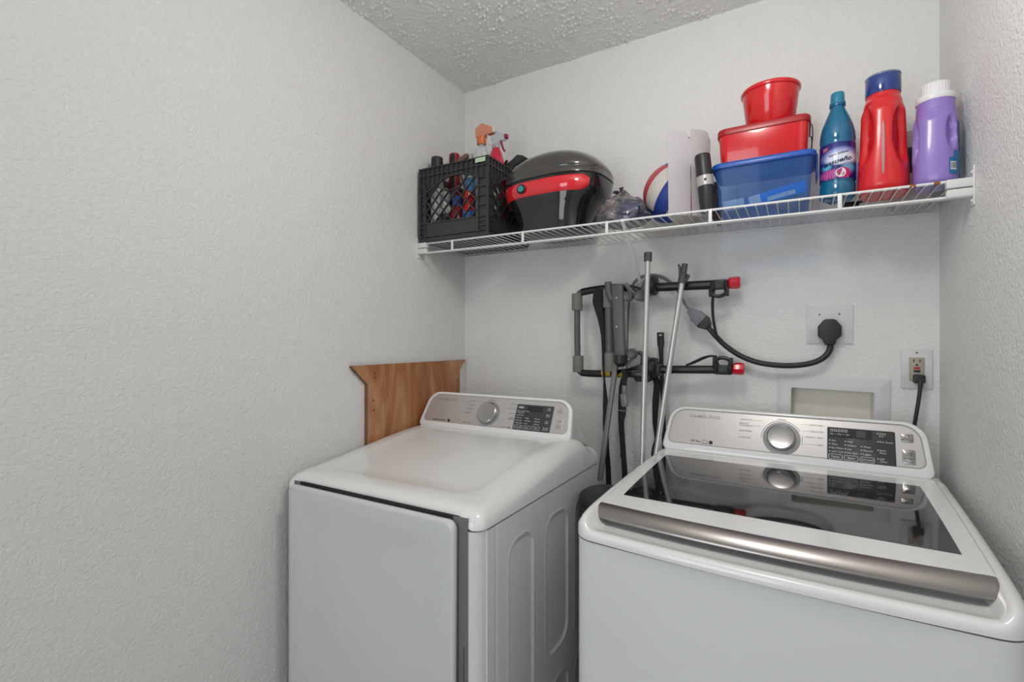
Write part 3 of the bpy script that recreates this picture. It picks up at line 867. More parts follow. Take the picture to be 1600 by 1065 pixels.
# ------------------------------------------------------------------ MILK CRATE
CX0, CY0, CS, CH = 0.011, -0.331, 0.326, 0.288
cz = sz(0.0) + 0.0006
crate = thing('milk_crate', 'black plastic milk crate filled with bottles, at the left end of the wire shelf', 'crate', (CX0 + CS / 2, CY0 + CS / 2, cz), (0, 0, math.radians(1.2)))
def crate_side(mb):
    """one wall in its own plane: x along, y outwards, z up; ribs stand proud of a thin skin"""
    w = CS / 2; yo = -w
    bar = lambda x0, z0, x1, z1, t=0.0045, dpt=0.007: None
    def seg(x0, z0, x1, z1, wd=0.0042, dp=0.010, y=0.0):
        dx, dz = x1 - x0, z1 - z0; L = math.hypot(dx, dz)
        a = math.atan2(dz, dx)
        mb.box(((x0 + x1) / 2, yo + dp / 2 + y, (z0 + z1) / 2), (L + wd * 0.6, dp, wd), 0.0, rot=(0, -a, 0))
    wl, wr = -w + 0.036, w - 0.050
    arch_z = lambda x: 0.195 + 0.045 * sstep(wl, -0.02, x) - 0.022 * sstep(0.05, wr, x)
    # top band: skin and rib grid
    N = 14
    for k in range(N + 1):
        x = -w + 0.004 + (2 * w - 0.008) * k / N
        low = arch_z(max(wl, min(wr, x)))
        seg(x, low + 0.001, x, CH, 0.004, 0.010)
        if k < N:
            x2 = -w + 0.004 + (2 * w - 0.008) * (k + 1) / N; xm = (x + x2) / 2; lo = arch_z(max(wl, min(wr, xm)))
            mb.box((xm, yo + 0.009, (lo + CH) / 2), (x2 - x, 0.003, CH - lo))
            xa, xb = max(x, wl), min(x2, wr)
            if xb > xa: seg(xa, arch_z(xa), xb, arch_z(xb), 0.005, 0.010)
    for z in (CH - 0.002, CH - 0.030, CH - 0.055): 
        x0 = -w if z > CH - 0.05 else wr
        seg(-w + 0.002, z, w - 0.002, z, 0.0045, 0.011) if z > CH - 0.05 else None
    # posts
    for a, b in ((-w, wl), (wr, w)):
        mb.box(((a + b) / 2, yo + 0.009, 0.10 + 0.01), (b - a, 0.004, 0.20))
        for z in [0.018 + 0.017 * k for k in range(4)] + [0.11, 0.145, 0.18, 0.212]: seg(a + 0.001, z, b - 0.001, z, 0.0035, 0.010)
        for x in (a + 0.003, b - 0.003): seg(x, 0.01, x, 0.22, 0.0055, 0.011)
    # foot plate
    mb.box(((wl + wr) / 2, yo + 0.006, 0.042), (wr - wl, 0.006, 0.052))
    mb.box((0, yo + 0.010, 0.007), (2 * w - 0.004, 0.012, 0.014), 0.002)
    seg(wl, 0.070, wr, 0.070, 0.005, 0.010)
    # diamond lattice clipped to the window, leaving the hand hole free
    hx0, hx1, hz0 = -0.075, 0.048, 0.186
    def inside(x, z):
        if not (wl <= x <= wr and 0.07 <= z <= arch_z(x)): return False
        zc = hz0 + 0.022 * ((x + 0.01) / 0.06) ** 2
        return not (hx0 < x < hx1 and z > zc)
    for sg in (1, -1):
        c = -0.40
        while c < 0.55:
            run = None; last = None; x = wl
            while x <= wr + 1e-6:
                z = 0.07 + c + sg * 1.05 * (x - wl) if sg > 0 else 0.07 + c + 0.2 - 1.05 * (x - wl) + 0.02
                if inside(x, z):
                    if run is None: run = (x, z)
                    last = (x, z)
                elif run:
                    if math.dist(run, last) > 0.004: seg(*run, *last, 0.0036, 0.0085, 0.0015)
                    run = None
                x += 0.002
            if run and math.dist(run, last) > 0.004: seg(*run, *last, 0.0036, 0.0085, 0.0015)
            c += 0.0445
    for k in range(10):
        xa = hx0 + (hx1 - hx0) * k / 10; xb = hx0 + (hx1 - hx0) * (k + 1) / 10
        g = lambda x: hz0 + 0.022 * ((x + 0.01) / 0.06) ** 2
        if g(xb) < arch_z(xb): seg(xa, g(xa), xb, g(xb), 0.004, 0.0085, 0.0015)
    return mb
side_v = crate_side(MB())
for k in range(4):
    mb = MB(); mb.add(side_v.v, side_v.f, 0, rz(k * PI / 2)); mb.build('lattice_wall', 'crate', crate, smooth=False)
mb = MB(); mb.box((0, 0, 0.006), (CS - 0.02, CS - 0.02, 0.006)); mb.build('crate_floor', 'crate', crate, smooth=False)
CP = lambda a, b, h=0.0: (a, -CS / 2 - h, b)
mb = MB(); mb.prism(rrect(0.106, 0.268, 0.150, 0.284, 0.001, 1), CP, 0.0, 0.001); mb.build('sticker', 'greenst', crate, label='pale green sticker')
mb = MB()
for i, s in enumerate(('PROPERTY', 'USE BY OTHER THAN OWNER', 'PUNISHABLE BY LAW')):
    write(mb, s, lambda a, b, h: (a, -CS / 2 + 0.003 - h, b), -0.008, 0.050 - 0.011 * i, 0.0055, align='C', lift=0.0004)
mb.build('moulded_lettering', M['rack_grey'], crate)

# things standing in the crate
def bottle(name, label, cat, x, y, z, r, h, body, cap, neck=0.5, caph=0.03, group=None, band=None, tilt=(0, 0)):
    t = thing(name, label, cat, (x, y, z), (tilt[0], tilt[1], 0), group)
    mb = MB(); mb.lathe([(r * 0.9, 0), (r, 0.006), (r, h * 0.70), (r * 0.93, h * 0.78), (r * neck, h * 0.90), (r * neck, h)], 20); mb.build('body', body, t)
    mb = MB(); mb.lathe([(r * neck * 1.15, h * 0.965), (r * neck * 1.2, h), (r * neck * 1.15, h + caph - 0.003), (r * neck * 1.0, h + caph)], 20); mb.build('cap', cap, t)
    if band:
        mb = MB(); mb.lathe([(r * 1.012, h * 0.18), (r * 1.015, h * 0.19), (r * 1.015, h * 0.62), (r * 1.012, h * 0.63)], 20); mb.build('label_band', band, t)
    return t
fz = cz + 0.0095
G = 'bottles standing in the milk crate'
bottle('bottle', 'bottle with a dark round cap at the far left of the crate', 'bottle', 0.060, -0.275, fz, 0.027, 0.303, 'offwhite', 'blackp', 0.75, 0.034, G)
bottle('bottle', 'bottle with a bright red cap above the left rim of the crate', 'bottle', 0.102, -0.215, fz, 0.026, 0.322, 'darkred', 'red_dark', 0.72, 0.040, G)
bottle('bottle', 'bottle with a small white cap above the middle of the crate rim', 'bottle', 0.157, -0.185, fz, 0.026, 0.332, 'offwhite', 'offwhite', 0.55, 0.030, G)
bottle('bottle', 'silver bottle behind the left of the crate lattice', 'bottle', 0.052, -0.207, fz, 0.022, 0.20, 'greyst', 'offwhite', 0.6, 0.03, G, 'offwhite')
bottle('bottle', 'white bottle behind the lattice left of the red bottles', 'bottle', 0.116, -0.289, fz, 0.025, 0.155, 'offwhite', 'greyst', 0.55, 0.03, G, 'blackp')
bottle('bottle', 'red bottle with a dark blue band low behind the crate lattice', 'bottle', 0.170, -0.288, fz, 0.026, 0.125, 'darkred', 'blue', 0.6, 0.035, G, 'darkred')
bottle('bottle', 'red bottle with a bright blue band behind the right of the lattice', 'bottle', 0.222, -0.286, fz, 0.0235, 0.150, 'red_bottle', 'red_bottle', 0.8, 0.022, G, 'brightblue')
bottle('bottle', 'dark bottle with a grey cap at the back of the crate', 'bottle', 0.165, -0.10, fz, 0.036, 0.20, 'blackp', 'rack_grey', 0.6, 0.03, G)
bottle('bottle', 'green bottle at the right of the lattice', 'bottle', 0.291, -0.207, fz, 0.024, 0.17, M.setdefault('green', mat('green plastic', (0.05, 0.16, 0.09), 0.35)), 'offwhite', 0.6, 0.03, G)
cup = thing('cup', 'sky blue tapered cup seen through the hand hole of the crate', 'cup', (0.207, -0.240, fz + 0.1685))
mb = MB(); mb.lathe([(0.016, 0), (0.018, 0.002), (0.027, 0.068), (0.0255, 0.068), (0.017, 0.006), (0.001, 0.005)], 24); mb.build('cup_wall', 'skyblue', cup)
can = thing('spray_can', 'dark blue spray can under the sky blue cup in the crate', 'can', (0.207, -0.235, fz))
mb = MB(); mb.lathe([(0.027, 0), (0.028, 0.004), (0.028, 0.145), (0.022, 0.155), (0.010, 0.157)], 24); mb.build('body', 'blue', can)
mb = MB(); mb.lathe([(0.009, 0.156), (0.009, 0.166), (0.004, 0.168)], 16); mb.build('nozzle', 'offwhite', can)
# tool handle with a hanging ring, brush, clip in the rim of the crate
tl = thing('scraper', 'black handled scraper with a ring end standing upright in the crate', 'tool', (0.120, -0.252, fz + 0.028))
mb = MB(); mb.tube([(0, 0, 0.08), (0, 0, 0.20), (0, 0, 0.283)], [0.006, 0.008, 0.007], 10)
mb.tube([(0.0075 * math.cos(a), 0, 0.302 + 0.016 * math.sin(a)) for a in [2 * PI * k / 20 for k in range(21)]], 0.0048, 8); mb.build('handle', 'blackp', tl)
mb = MB(); mb.box((0, 0, 0.04), (0.036, 0.002, 0.08)); mb.build('blade', 'steel', tl)
br = thing('brush', 'brown brush leaning out over the front rim of the crate', 'brush', (0.158, -0.238, fz + 0.322), (0.15, -0.55, 0.1))
mb = MB(); mb.loft([[(x, y * k, z * k) for y, z in circle(1, 16)] for x, k in ((-0.032, 0.004), (-0.028, 0.011), (-0.005, 0.0135), (0.018, 0.012), (0.030, 0.008), (0.033, 0.003))]); mb.build('brush_back', 'brown', br)
mb = MB(); mb.tube([(-0.028, 0, 0), (-0.05, 0.0, -0.08), (-0.07, 0.0, -0.16)], 0.005, 8); mb.build('brush_handle', 'brown', br)
mb = MB(); mb.box((0, 0, -0.016), (0.05, 0.016, 0.016), 0.002); mb.build('bristles', 'blackp', br)
cl = thing('nozzle', 'dark grey hose nozzle poking out of the middle of the crate', 'nozzle', (0.200, -0.150, fz + 0.318), (0.0, 0.0, 0.4))
mb = MB(); mb.lathe([(0.010, -0.06), (0.014, -0.02), (0.016, 0.0), (0.019, 0.005), (0.019, 0.022), (0.012, 0.026), (0.008, 0.04)], 18); mb.tube([(0, 0, -0.05), (0.0, 0, -0.15), (0.01, 0, -0.31)], 0.007, 8); mb.build('nozzle_body', 'rack_grey', cl)

def spray_head(t, P, body, trig, tip, nx=1):
    """trigger head pointing along -x; P maps local to thing"""
    mb = MB()
    side = rpoly([(0.022, 0.0, 0.004), (0.022, 0.034, 0.008), (-0.006, 0.052, 0.012), (-0.048, 0.030, 0.004), (-0.052, 0.008, 0.003), (-0.020, 0.006, 0.006), (-0.018, 0.0, 0.003)], 4)
    mb.prism(side, lambda a, b, h: (a * nx, h, b + P), -0.011, 0.011, 0.003); mb.build('trigger_head', body, t)
    mb = MB(); mb.tube(crom([(-0.024 * nx, 0, P + 0.012), (-0.030 * nx, 0, P - 0.004), (-0.037 * nx, 0, P - 0.024), (-0.045 * nx, 0, P - 0.036)], 4), 0.0042, 8); mb.build('trigger', trig, t)
    mb = MB(); mb.box((-0.053 * nx, 0, P + 0.020), (0.012, 0.018, 0.018), 0.003); mb.build('spray_nozzle', tip, t)
sp = thing('spray_bottle', 'clear spray bottle with an orange trigger head at the front right of the crate', 'spray bottle', (0.264, -0.258, fz), (0, 0, 0.12))
mb = MB(); mb.lathe([(0.023, 0), (0.025, 0.004), (0.025, 0.27), (0.024, 0.31), (0.019, 0.338), (0.013, 0.352), (0.013, 0.356)], 24); mb.build('body', 'clearp', sp)
mb = MB(); mb.tube([(0, 0, 0.03), (0.004, 0, 0.2), (0, 0, 0.35)], 0.003, 8); mb.build('dip_tube', 'offwhite', sp)
mb = MB(); mb.lathe([(0.0165, 0.352), (0.018, 0.354), (0.018, 0.380), (0.015, 0.383)], 20); mb.build('collar', 'orange', sp)
spray_head(sp, 0.380, 'orange2', 'offwhite', 'offwhite', -1)
sp = thing('spray_bottle', 'red spray bottle with a clear trigger head at the right side of the crate', 'spray bottle', (0.262, -0.150, fz), (0, 0, -0.15))
mb = MB(); mb.lathe([(0.034, 0), (0.036, 0.004), (0.036, 0.285), (0.034, 0.315), (0.026, 0.348), (0.016, 0.374), (0.014, 0.379)], 24); mb.build('body', 'pinkliq', sp)
mb = MB(); mb.lathe([(0.016, 0.375), (0.0175, 0.377), (0.0175, 0.391), (0.015, 0.393)], 20); mb.build('collar', 'clearp', sp)
spray_head(sp, 0.391, 'clearp', 'magenta', 'magenta', -1)

# dark pouch at the back of the crate
po = thing('pouch', 'dark grey fabric pouch leaning out over the right rim at the back of the crate', 'pouch', (0.282, -0.072, fz))
mb = MB(); L = []
for k in range(17):
    t = k / 16; z = 0.362 * t; w_ = 0.034 * min(1, 0.8 + t * 2); d_ = 0.038
    if k > 14: w_ *= 1 - 0.2 * (k - 14); d_ *= 1 - 0.2 * (k - 14)
    sh = 0.060 * sstep(0.84, 1.0, t)
    L.append([((math.copysign(abs(math.cos(a)) ** 0.6, math.cos(a)) * w_ * (1 + 0.07 * noise.noise((math.cos(a) * 2, math.sin(a) * 2, t * 6))) + sh), math.copysign(abs(math.sin(a)) ** 0.7, math.sin(a)) * d_, z - 0.018 * sstep(0.84, 1.0, t) * (1 + math.cos(a)) * 0.5) for a in [2 * PI * j / 32 for j in range(32)]])
mb.loft(L); mb.build('pouch_body', M.setdefault('fabric', add_bump(mat('black fabric', (0.040, 0.039, 0.040), 0.8), 300, 0.3)), po)
mb = MB(); mb.ribbon(crom([(-0.02, -0.034, 0.25), (-0.012, -0.041, 0.30), (0.01, -0.041, 0.335)], 6), 0.012, 0.002, (1, 0, 0.2)); mb.build('pouch_strap', 'strap', po)

# ------------------------------------------------------------------ MOTORCYCLE TOP CASE
case = thing('motorcycle_case', 'glossy black motorcycle top case with a red reflector band and round key lock', 'case', (0.549, -0.170, sz(0.40) + 0.0005), (0, 0, math.radians(-3)))
NS = 96
def sup(t, n): 
    c, s_ = math.cos(t), math.sin(t)
    return (math.copysign(abs(c) ** (2 / n), c), math.copysign(abs(s_) ** (2 / n), s_))
def case_ring(z, w, d, n=3.0, tilt=0.0, front=0.0):
    out = []
    for k in range(NS):
        x, y = sup(2 * PI * k / NS, n)
        yy = y * d
        out.append((x * w, yy - front, z + tilt * yy))
    return out
# lower shell: wide at the seam, drawn in at the foot
SH = [(0.0, 0.128, 0.118, 3.4), (0.004, 0.134, 0.124, 3.4), (0.030, 0.133, 0.124, 3.4), (0.06, 0.140, 0.128, 3.3), (0.095, 0.160, 0.138, 3.1), (0.118, 0.178, 0.146, 3.0), (0.150, 0.188, 0.150, 2.9), (0.176, 0.192, 0.152, 2.9)]
mb = MB(); mb.loft([case_ring(z, w, d, n) for z, w, d, n in SH]); mb.build('lower_shell', 'blackgloss', case, 50)
mb = MB(); mb.loft([case_ring(0.174, 0.189, 0.149, 2.9), case_ring(0.182, 0.189, 0.149, 2.9)]); mb.build('seam_gasket', 'gap', case)
LD = [(0.180, 0.190, 0.150, 2.9), (0.1815, 0.1935, 0.1535, 2.9), (0.197, 0.1935, 0.1535, 2.9), (0.199, 0.190, 0.151, 2.9), (0.203, 0.1895, 0.1505, 2.9), (0.206, 0.192, 0.152, 2.9), (0.222, 0.187, 0.150, 2.8), (0.246, 0.168, 0.138, 2.6), (0.268, 0.138, 0.116, 2.4), (0.286, 0.098, 0.084, 2.3), (0.296, 0.056, 0.049, 2.2), (0.300, 0.015, 0.013, 2.0)]
mb = MB(); mb.loft([case_ring(z, w, d, n) for z, w, d, n in LD]); mb.build('lid', 'lidgrey', case, 60)
# reflector band wrapped round the front
def shell_at(z):
    for a, b in zip(SH, SH[1:]):
        if a[0] <= z <= b[0]:
            t = (z - a[0]) / (b[0] - a[0]); return [a[i] + (b[i] - a[i]) * t for i in range(1, 4)]
    return SH[-1][1:]
loops = []
K0, K1 = math.radians(183), math.radians(327)
for off in (0.0,):
    for (z, o) in ((0.119, 0.0005), (0.121, 0.0035), (0.143, 0.0042), (0.167, 0.0035), (0.170, 0.0005)):
        row = []
        for k in range(61):
            t = k / 60; a = K0 + (K1 - K0) * t
            zz = z if t > 0.12 else z - 0.05 * (0.12 - t) / 0.12 * (1 if z < 0.14 else 0.3)
            if t > 0.9: zz = z + (0.150 - z) * 0.5 * ((t - 0.9) / 0.1) ** 2
            w, d, n = shell_at(zz); x, y = sup(a, n)
            row.append((x * (w + o), y * (d + o), zz))
        loops.append(row)
mb = MB(); mb.grid(loops); mb.build('reflector_band', 'red_reflect', case, 60, label='red reflector band')
KM = Matrix.Translation((-0.066, -0.1545, 0.146)) @ Matrix.Rotation(PI / 2, 4, 'X')
mb = MB(); mb.lathe([(0.0165, 0), (0.0165, 0.005), (0.0140, 0.0075), (0.012, 0.0070)], 28, mx=KM); lk = mb.build('lock_ring', 'blackp', case)
mb = MB(); mb.lathe([(0.0105, 0.006), (0.0105, 0.0080), (0.009, 0.0086)], 24, mx=KM); mb.box((0, 0, 0.0088), (0.002, 0.008, 0.0006), mx=KM, mi=1); mb.build('key_disc', ['cyan', 'blackp'], lk, label='teal key disc')
mb = MB(); mb.tube(crom([(0.165, -0.06, 0.02), (0.172, -0.03, 0.05), (0.178, 0.0, 0.02)], 6), 0.004, 8); mb.build('side_loop', 'blackp', case)
for x in (-0.07, 0.07):
    mb = MB(); mb.box((x, -0.110, 0.012), (0.03, 0.022, 0.022), 0.004); mb.build('foot', 'blackp', case)

# ------------------------------------------------------------------ PLASTIC BAG
bag = thing('plastic_bag', 'crumpled smoky plastic bag tied on top, between the black case and the volleyball', 'bag', (0.812, -0.238, sz(0.8) + 0.001), (0, 0, 0.15))
mb = MB(); L = []
for k in range(26):
    t = k / 25
    z = 0.112 * t ** 0.85
    r = (0.070 + 0.024 * math.sin(PI * min(1, t * 1.6 + 0.2))) * (1 - sstep(0.52, 1.0, t) * 0.86)
    row = []
    for j in range(64):
        a = 2 * PI * j / 64
        p = Vector((math.cos(a), math.sin(a), t * 2.2))
        nz_ = 0.22 * noise.noise(p * 1.9) + 0.12 * noise.noise(p * 5.0) + 0.05 * abs(noise.noise(p * 11.0))
        rr = r * (1 + nz_ * (1 if t > 0.03 else 0.5))
        row.append((0.91 * rr * math.cos(a), 0.80 * rr * math.sin(a), max(0.0, z + 0.012 * noise.noise(p * 3 + Vector((7, 3, 1))) * (0 if t < 0.05 else 1))))
    L.append(row)
mb.loft(L); mb.build('bag_body', 'bag', bag, 30)
mb = MB()
for k in range(7):
    a = k * 0.9 + 0.3; l = 0.022 + 0.012 * (k % 3)
    p0 = Vector((-0.004, 0, 0.102)); d = Vector((math.cos(a), 0.5 * math.sin(a), 0.25 + 0.15 * (k % 2)))
    mb.ribbon([p0, p0 + d * l * 0.5 + Vector((0, 0, 0.004)), p0 + d * l + Vector((0, 0, -0.002))], [0.005, 0.013, 0.016], 0.0008, (-math.sin(a), math.cos(a), 0.3))
mb.build('knot_ends', 'bag', bag)

# ------------------------------------------------------------------ VOLLEYBALL
BR = 0.105
ball = thing('volleyball', 'red, white and blue volleyball behind the frosted sheets', 'ball', (0.962, -0.140, sz(0.96) + BR + 0.0005))
bm = bmesh.new(); bmesh.ops.create_cube(bm, size=2.0); bmesh.ops.subdivide_edges(bm, edges=bm.edges[:], cuts=23, use_grid_fill=True)
RB = Matrix.Rotation(-0.42, 3, 'Z') @ Matrix.Rotation(-0.10, 3, 'X') @ Matrix.Rotation(-0.92, 3, 'Y')
V, F, MI = [], [], []
strip = {0: (0, 1, 2), 1: (1, 0, 1), 2: (2, 1, 0)}
bm.verts.index_update()
for v in bm.verts:
    c = v.co.copy(); ax = max(range(3), key=lambda i: abs(c[i]))
    q = Vector((math.tan(c.x * PI / 4), math.tan(c.y * PI / 4), math.tan(c.z * PI / 4))); q[ax] = math.copysign(1, c[ax])
    run = (ax + 1) % 3
    b_ = min((abs(c[run] - g) for g in (-1 / 3, 1 / 3)), default=1)
    e_ = min(1 - abs(c[(ax + 1) % 3]), 1 - abs(c[(ax + 2) % 3]))
    dd = min(b_, e_)
    V.append(tuple(RB @ (q.normalized() * (BR - 0.0016 * math.exp(-(dd / 0.03) ** 2)))))
for f in bm.faces:
    c = f.calc_center_median(); ax = max(range(3), key=lambda i: abs(c[i])); run = (ax + 1) % 3
    s_ = 0 if c[run] < -1 / 3 else (1 if c[run] < 1 / 3 else 2)
    F.append([v.index for v in f.verts])
    MI.append({0: (1, 0, 2), 1: (1, 0, 2), 2: (0, 2, 3 if c[ax] < 0 else 1)}[ax][s_])
bm.free()
mb = MB(); mb.add(V, F, MI); mb.build('ball_panels', ['ball_white', 'ball_blue', 'ball_red', 'ball_yellow'], ball, 60)

# ------------------------------------------------------------------ FROSTED SHEETS
def sheet(label, x0, y0, x1, y1, h, lean, curl):
    t = thing('document_sleeve', label, 'sleeve', ((x0 + x1) / 2, (y0 + y1) / 2, sz(x0) + 0.0008))
    xm, ym = (x0 + x1) / 2, (y0 + y1) / 2
    mb = MB(); loops = []
    nx_, ny_ = (y1 - y0), -(x1 - x0); ln = math.hypot(nx_, ny_); nx_, ny_ = nx_ / ln, ny_ / ln
    rows_f = []
    for sgn in (0.0006, -0.0006):
        for k in range(13):
            t_ = k / 12 if sgn > 0 else 1 - k / 12
            rows_f.append([])
            for j in range(13):
                s_ = j / 12
                zz = h * s_
                if s_ == 1 and t_ > 0.75: zz -= 0.035 * ((t_ - 0.75) / 0.25) ** 2
                b_ = curl * math.sin(PI * t_) + lean * s_ + curl * 0.6 * s_ * s_ * t_
                rows_f[-1].append((x0 + (x1 - x0) * t_ - xm + nx_ * (b_ + sgn), y0 + (y1 - y0) * t_ - ym + ny_ * (b_ + sgn), zz))
    rows_f.append(rows_f[0])
    mb.grid(rows_f)
    mb.build('sleeve_sheet', 'sheet', t, 60)
    return t
sheet('frosted clear document sleeve standing upright right in front of the volleyball', 0.975, -0.300, 1.033, -0.262, 0.258, -0.006, 0.002)
sheet('frosted clear document sleeve with a bent corner behind the black flask', 1.036, -0.258, 1.080, -0.190, 0.268, -0.006, 0.006)

# ------------------------------------------------------------------ BLACK THERMOS
th = thing('flask', 'slim black flask with a silver band leaning against the frosted sleeve', 'flask', (1.087, -0.285, sz(1.09) + 0.001), (0, -0.105, 0))
mb = MB(); mb.lathe([(0.0215, 0), (0.0225, 0.002), (0.0225, 0.075)], 32); mb.build('flask_body', 'blackp', th)
mb = MB(); mb.lathe([(0.0228, 0.075), (0.0232, 0.0755), (0.0232, 0.104), (0.0228, 0.1045)], 32)
mb.lathe([(0.004, 0.0), (0.004, 0.001)], 12, mi=1, mx=Matrix.Translation((0.004, -0.0226, 0.090)) @ Matrix.Rotation(PI / 2, 4, 'X')); mb.build('silver_band', ['greyst', 'blackp'], th, label='silver band')
mb = MB(); mb.lathe([(0.0225, 0.1045), (0.0225, 0.164), (0.0205, 0.170), (0.004, 0.171)], 32); mb.build('flask_cap', 'blackp', th)
# narrow dark box behind
bxx = thing('book', 'dark maroon book standing on edge between the black flask and the blue bin', 'book', (1.0895, -0.130, sz(1.08) + 0.001))
mb = MB(); mb.box((0, 0, 0.0575), (0.014, 0.11, 0.115), 0.002); mb.build('book_cover', M.setdefault('maroon', mat('maroon cover', (0.060, 0.016, 0.022), 0.45)), bxx)
mb = MB(); mb.box((0, 0.002, 0.0578), (0.010, 0.109, 0.1155)); mb.build('book_pages', 'offwhite', bxx)
ro = thing('caster_wheel', 'small black caster wheel lying on the shelf under the flask', 'wheel', (1.087, -0.224, sz(1.08) + 0.0170), (PI / 2, 0, 0.3))
mb = MB(); mb.lathe([(0.013, -0.008), (0.016, -0.006), (0.016, 0.006), (0.013, 0.008)], 20); mb.build('tyre', 'blackp', ro)
mb = MB(); mb.lathe([(0.006, -0.009), (0.007, 0.009)], 14); mb.build('hub', 'rack_grey', ro)

# ------------------------------------------------------------------ BLUE BIN with things in it
BX, BY, BZ = 1.2265, -0.195, sz(1.2265) + 0.001
bin_ = thing('storage_bin', 'clear blue plastic storage bin with a solid blue rim, under the red tin', 'bin', (BX, BY, BZ))
def bl(w, d, z, r): return [(x, y, z) for x, y in rrect(-w / 2, -d / 2, w / 2, d / 2, r, 5)]
mb = MB(); mb.loft([bl(0.226, 0.150, 0.0, 0.016), bl(0.232, 0.156, 0.004, 0.018), bl(0.252, 0.178, 0.126, 0.022), bl(0.2485, 0.1745, 0.126, 0.021), bl(0.229, 0.153, 0.006, 0.017), bl(0.222, 0.146, 0.0035, 0.015)]); mb.build('tub', 'bin', bin_, 50)
mb = MB(); mb.loft([bl(0.250, 0.176, 0.121, 0.022), bl(0.264, 0.190, 0.121, 0.026), bl(0.266, 0.192, 0.124, 0.027), bl(0.265, 0.191, 0.134, 0.027), bl(0.258, 0.184, 0.137, 0.025), bl(0.246, 0.172, 0.136, 0.02), bl(0.244, 0.170, 0.131, 0.02)]); mb.build('lid', 'blue_lid', bin_, 50)
for sx in (-1, 1):
    if sx < 0: continue
    mb = MB(); o_ = rpoly([(-0.055, 0.0, 0.002), (-0.040, -0.060, 0.014), (0.040, -0.060, 0.014), (0.055, 0.0, 0.002)], 5)
    mb.prism(o_, lambda a, b, h: (sx * (0.1325 + h), a, 0.132 + b), 0.0, 0.004, 0.001); mb.build('latch_handle', 'blue_lid', bin_)
BF = lambda a, b, h=0.0: (a, -0.0785 - 0.0875 * b * 0.15 - h + (-0.0) , b)
yf = lambda b: -(0.156 + 0.022 * b / 0.126) / 2
mb = MB()
for path in ([(-0.062, 0.006), (-0.062, 0.075), (-0.052, 0.088), (0.052, 0.088), (0.062, 0.075), (0.062, 0.006)], [(-0.050, 0.088), (-0.052, 0.121)], [(0.047, 0.088), (0.05, 0.121)]):
    mb.tube([(a, yf(b) - 0.0006, b) for a, b in path], 0.0014, 6)
mb.build('moulded_rib', 'bin', bin_)
tb = thing('toothpaste_box', 'bright blue carton with a white stripe lying in the clear blue bin', 'box', (BX + 0.034, BY - 0.032, BZ + 0.040), (0.25, -0.19, 0.02))
mb = MB(); mb.box((0, 0, 0), (0.150, 0.030, 0.032), 0.002); mb.build('carton', 'brightblue', tb)
mb = MB(); mb.box((0.012, -0.0153, -0.006), (0.07, 0.001, 0.012)); mb.box((-0.055, -0.0153, 0.002), (0.030, 0.001, 0.026)); mb.build('printed_stripe', 'offwhite', tb)
tb = thing('pill_box', 'white carton lying at the left in the clear blue bin', 'box', (BX - 0.078, BY - 0.024, BZ + 0.0255), (0.1, -0.1, 0.08))
mb = MB(); mb.box((0, 0, 0), (0.058, 0.035, 0.030), 0.002); mb.build('carton', 'offwhite', tb)
tb = thing('zip_bag', 'clear zip bag with white wipes at the right in the blue bin', 'bag', (BX + 0.066, BY + 0.030, BZ + 0.040), (0.3, -0.2, 0.3))
mb = MB(); L = []
for k in range(9):
    t = k / 8; r = 0.036 * math.sin(PI * (0.12 + 0.8 * t))
    L.append([(1.1 * r * math.cos(a) * (1 + 0.3 * noise.noise((math.cos(a) * 2, math.sin(a) * 2, t * 4))), 0.7 * r * math.sin(a), -0.030 + 0.062 * t) for a in [2 * PI * j / 24 for j in range(24)]])
mb.loft(L); mb.build('bag_film', 'offwhite', tb)

# ------------------------------------------------------------------ RED TIN and RED TUB
TZ = BZ + 0.1375
tin = thing('tin_box', 'rectangular red metal tin with a lid, standing on the clear blue bin', 'tin', (1.227, -0.195, TZ))
mb = MB(); mb.loft([bl(0.220, 0.140, 0.0, 0.020), bl(0.222, 0.142, 0.003, 0.022), bl(0.232, 0.152, 0.086, 0.024)]); mb.build('tin_body', 'red', tin)
mb = MB(); mb.loft([bl(0.231, 0.151, 0.0845, 0.024), bl(0.239, 0.159, 0.0845, 0.027), bl(0.240, 0.160, 0.087, 0.028), bl(0.240, 0.160, 0.099, 0.028), bl(0.236, 0.156, 0.1025, 0.026), bl(0.226, 0.146, 0.1032, 0.022)]); mb.build('tin_lid', 'red_dark', tin)
mb = MB(); mb.tube(crom([(0.119, -0.045, 0.080), (0.1225, -0.045, 0.076), (0.1235, -0.044, 0.050), (0.1215, -0.030, 0.026), (0.1205, 0.0, 0.018), (0.1215, 0.030, 0.026), (0.1235, 0.044, 0.050), (0.1225, 0.045, 0.076), (0.119, 0.045, 0.080)], 5), 0.0014, 8); mb.build('wire_handle', 'blackp', tin, label='thin black wire handle')
tub = thing('tub', 'round red tapered tub standing on top of the red tin', 'tub', (1.2455, -0.205, TZ + 0.1036))
mb = MB(); mb.lathe([(0.060, 0), (0.0625, 0.002), (0.0745, 0.098), (0.0770, 0.099), (0.0785, 0.102), (0.0785, 0.108), (0.0770, 0.110), (0.0735, 0.109), (0.0715, 0.098), (0.060, 0.006), (0.002, 0.005)], 48); mb.build('tub_wall', 'red', tub, 50)

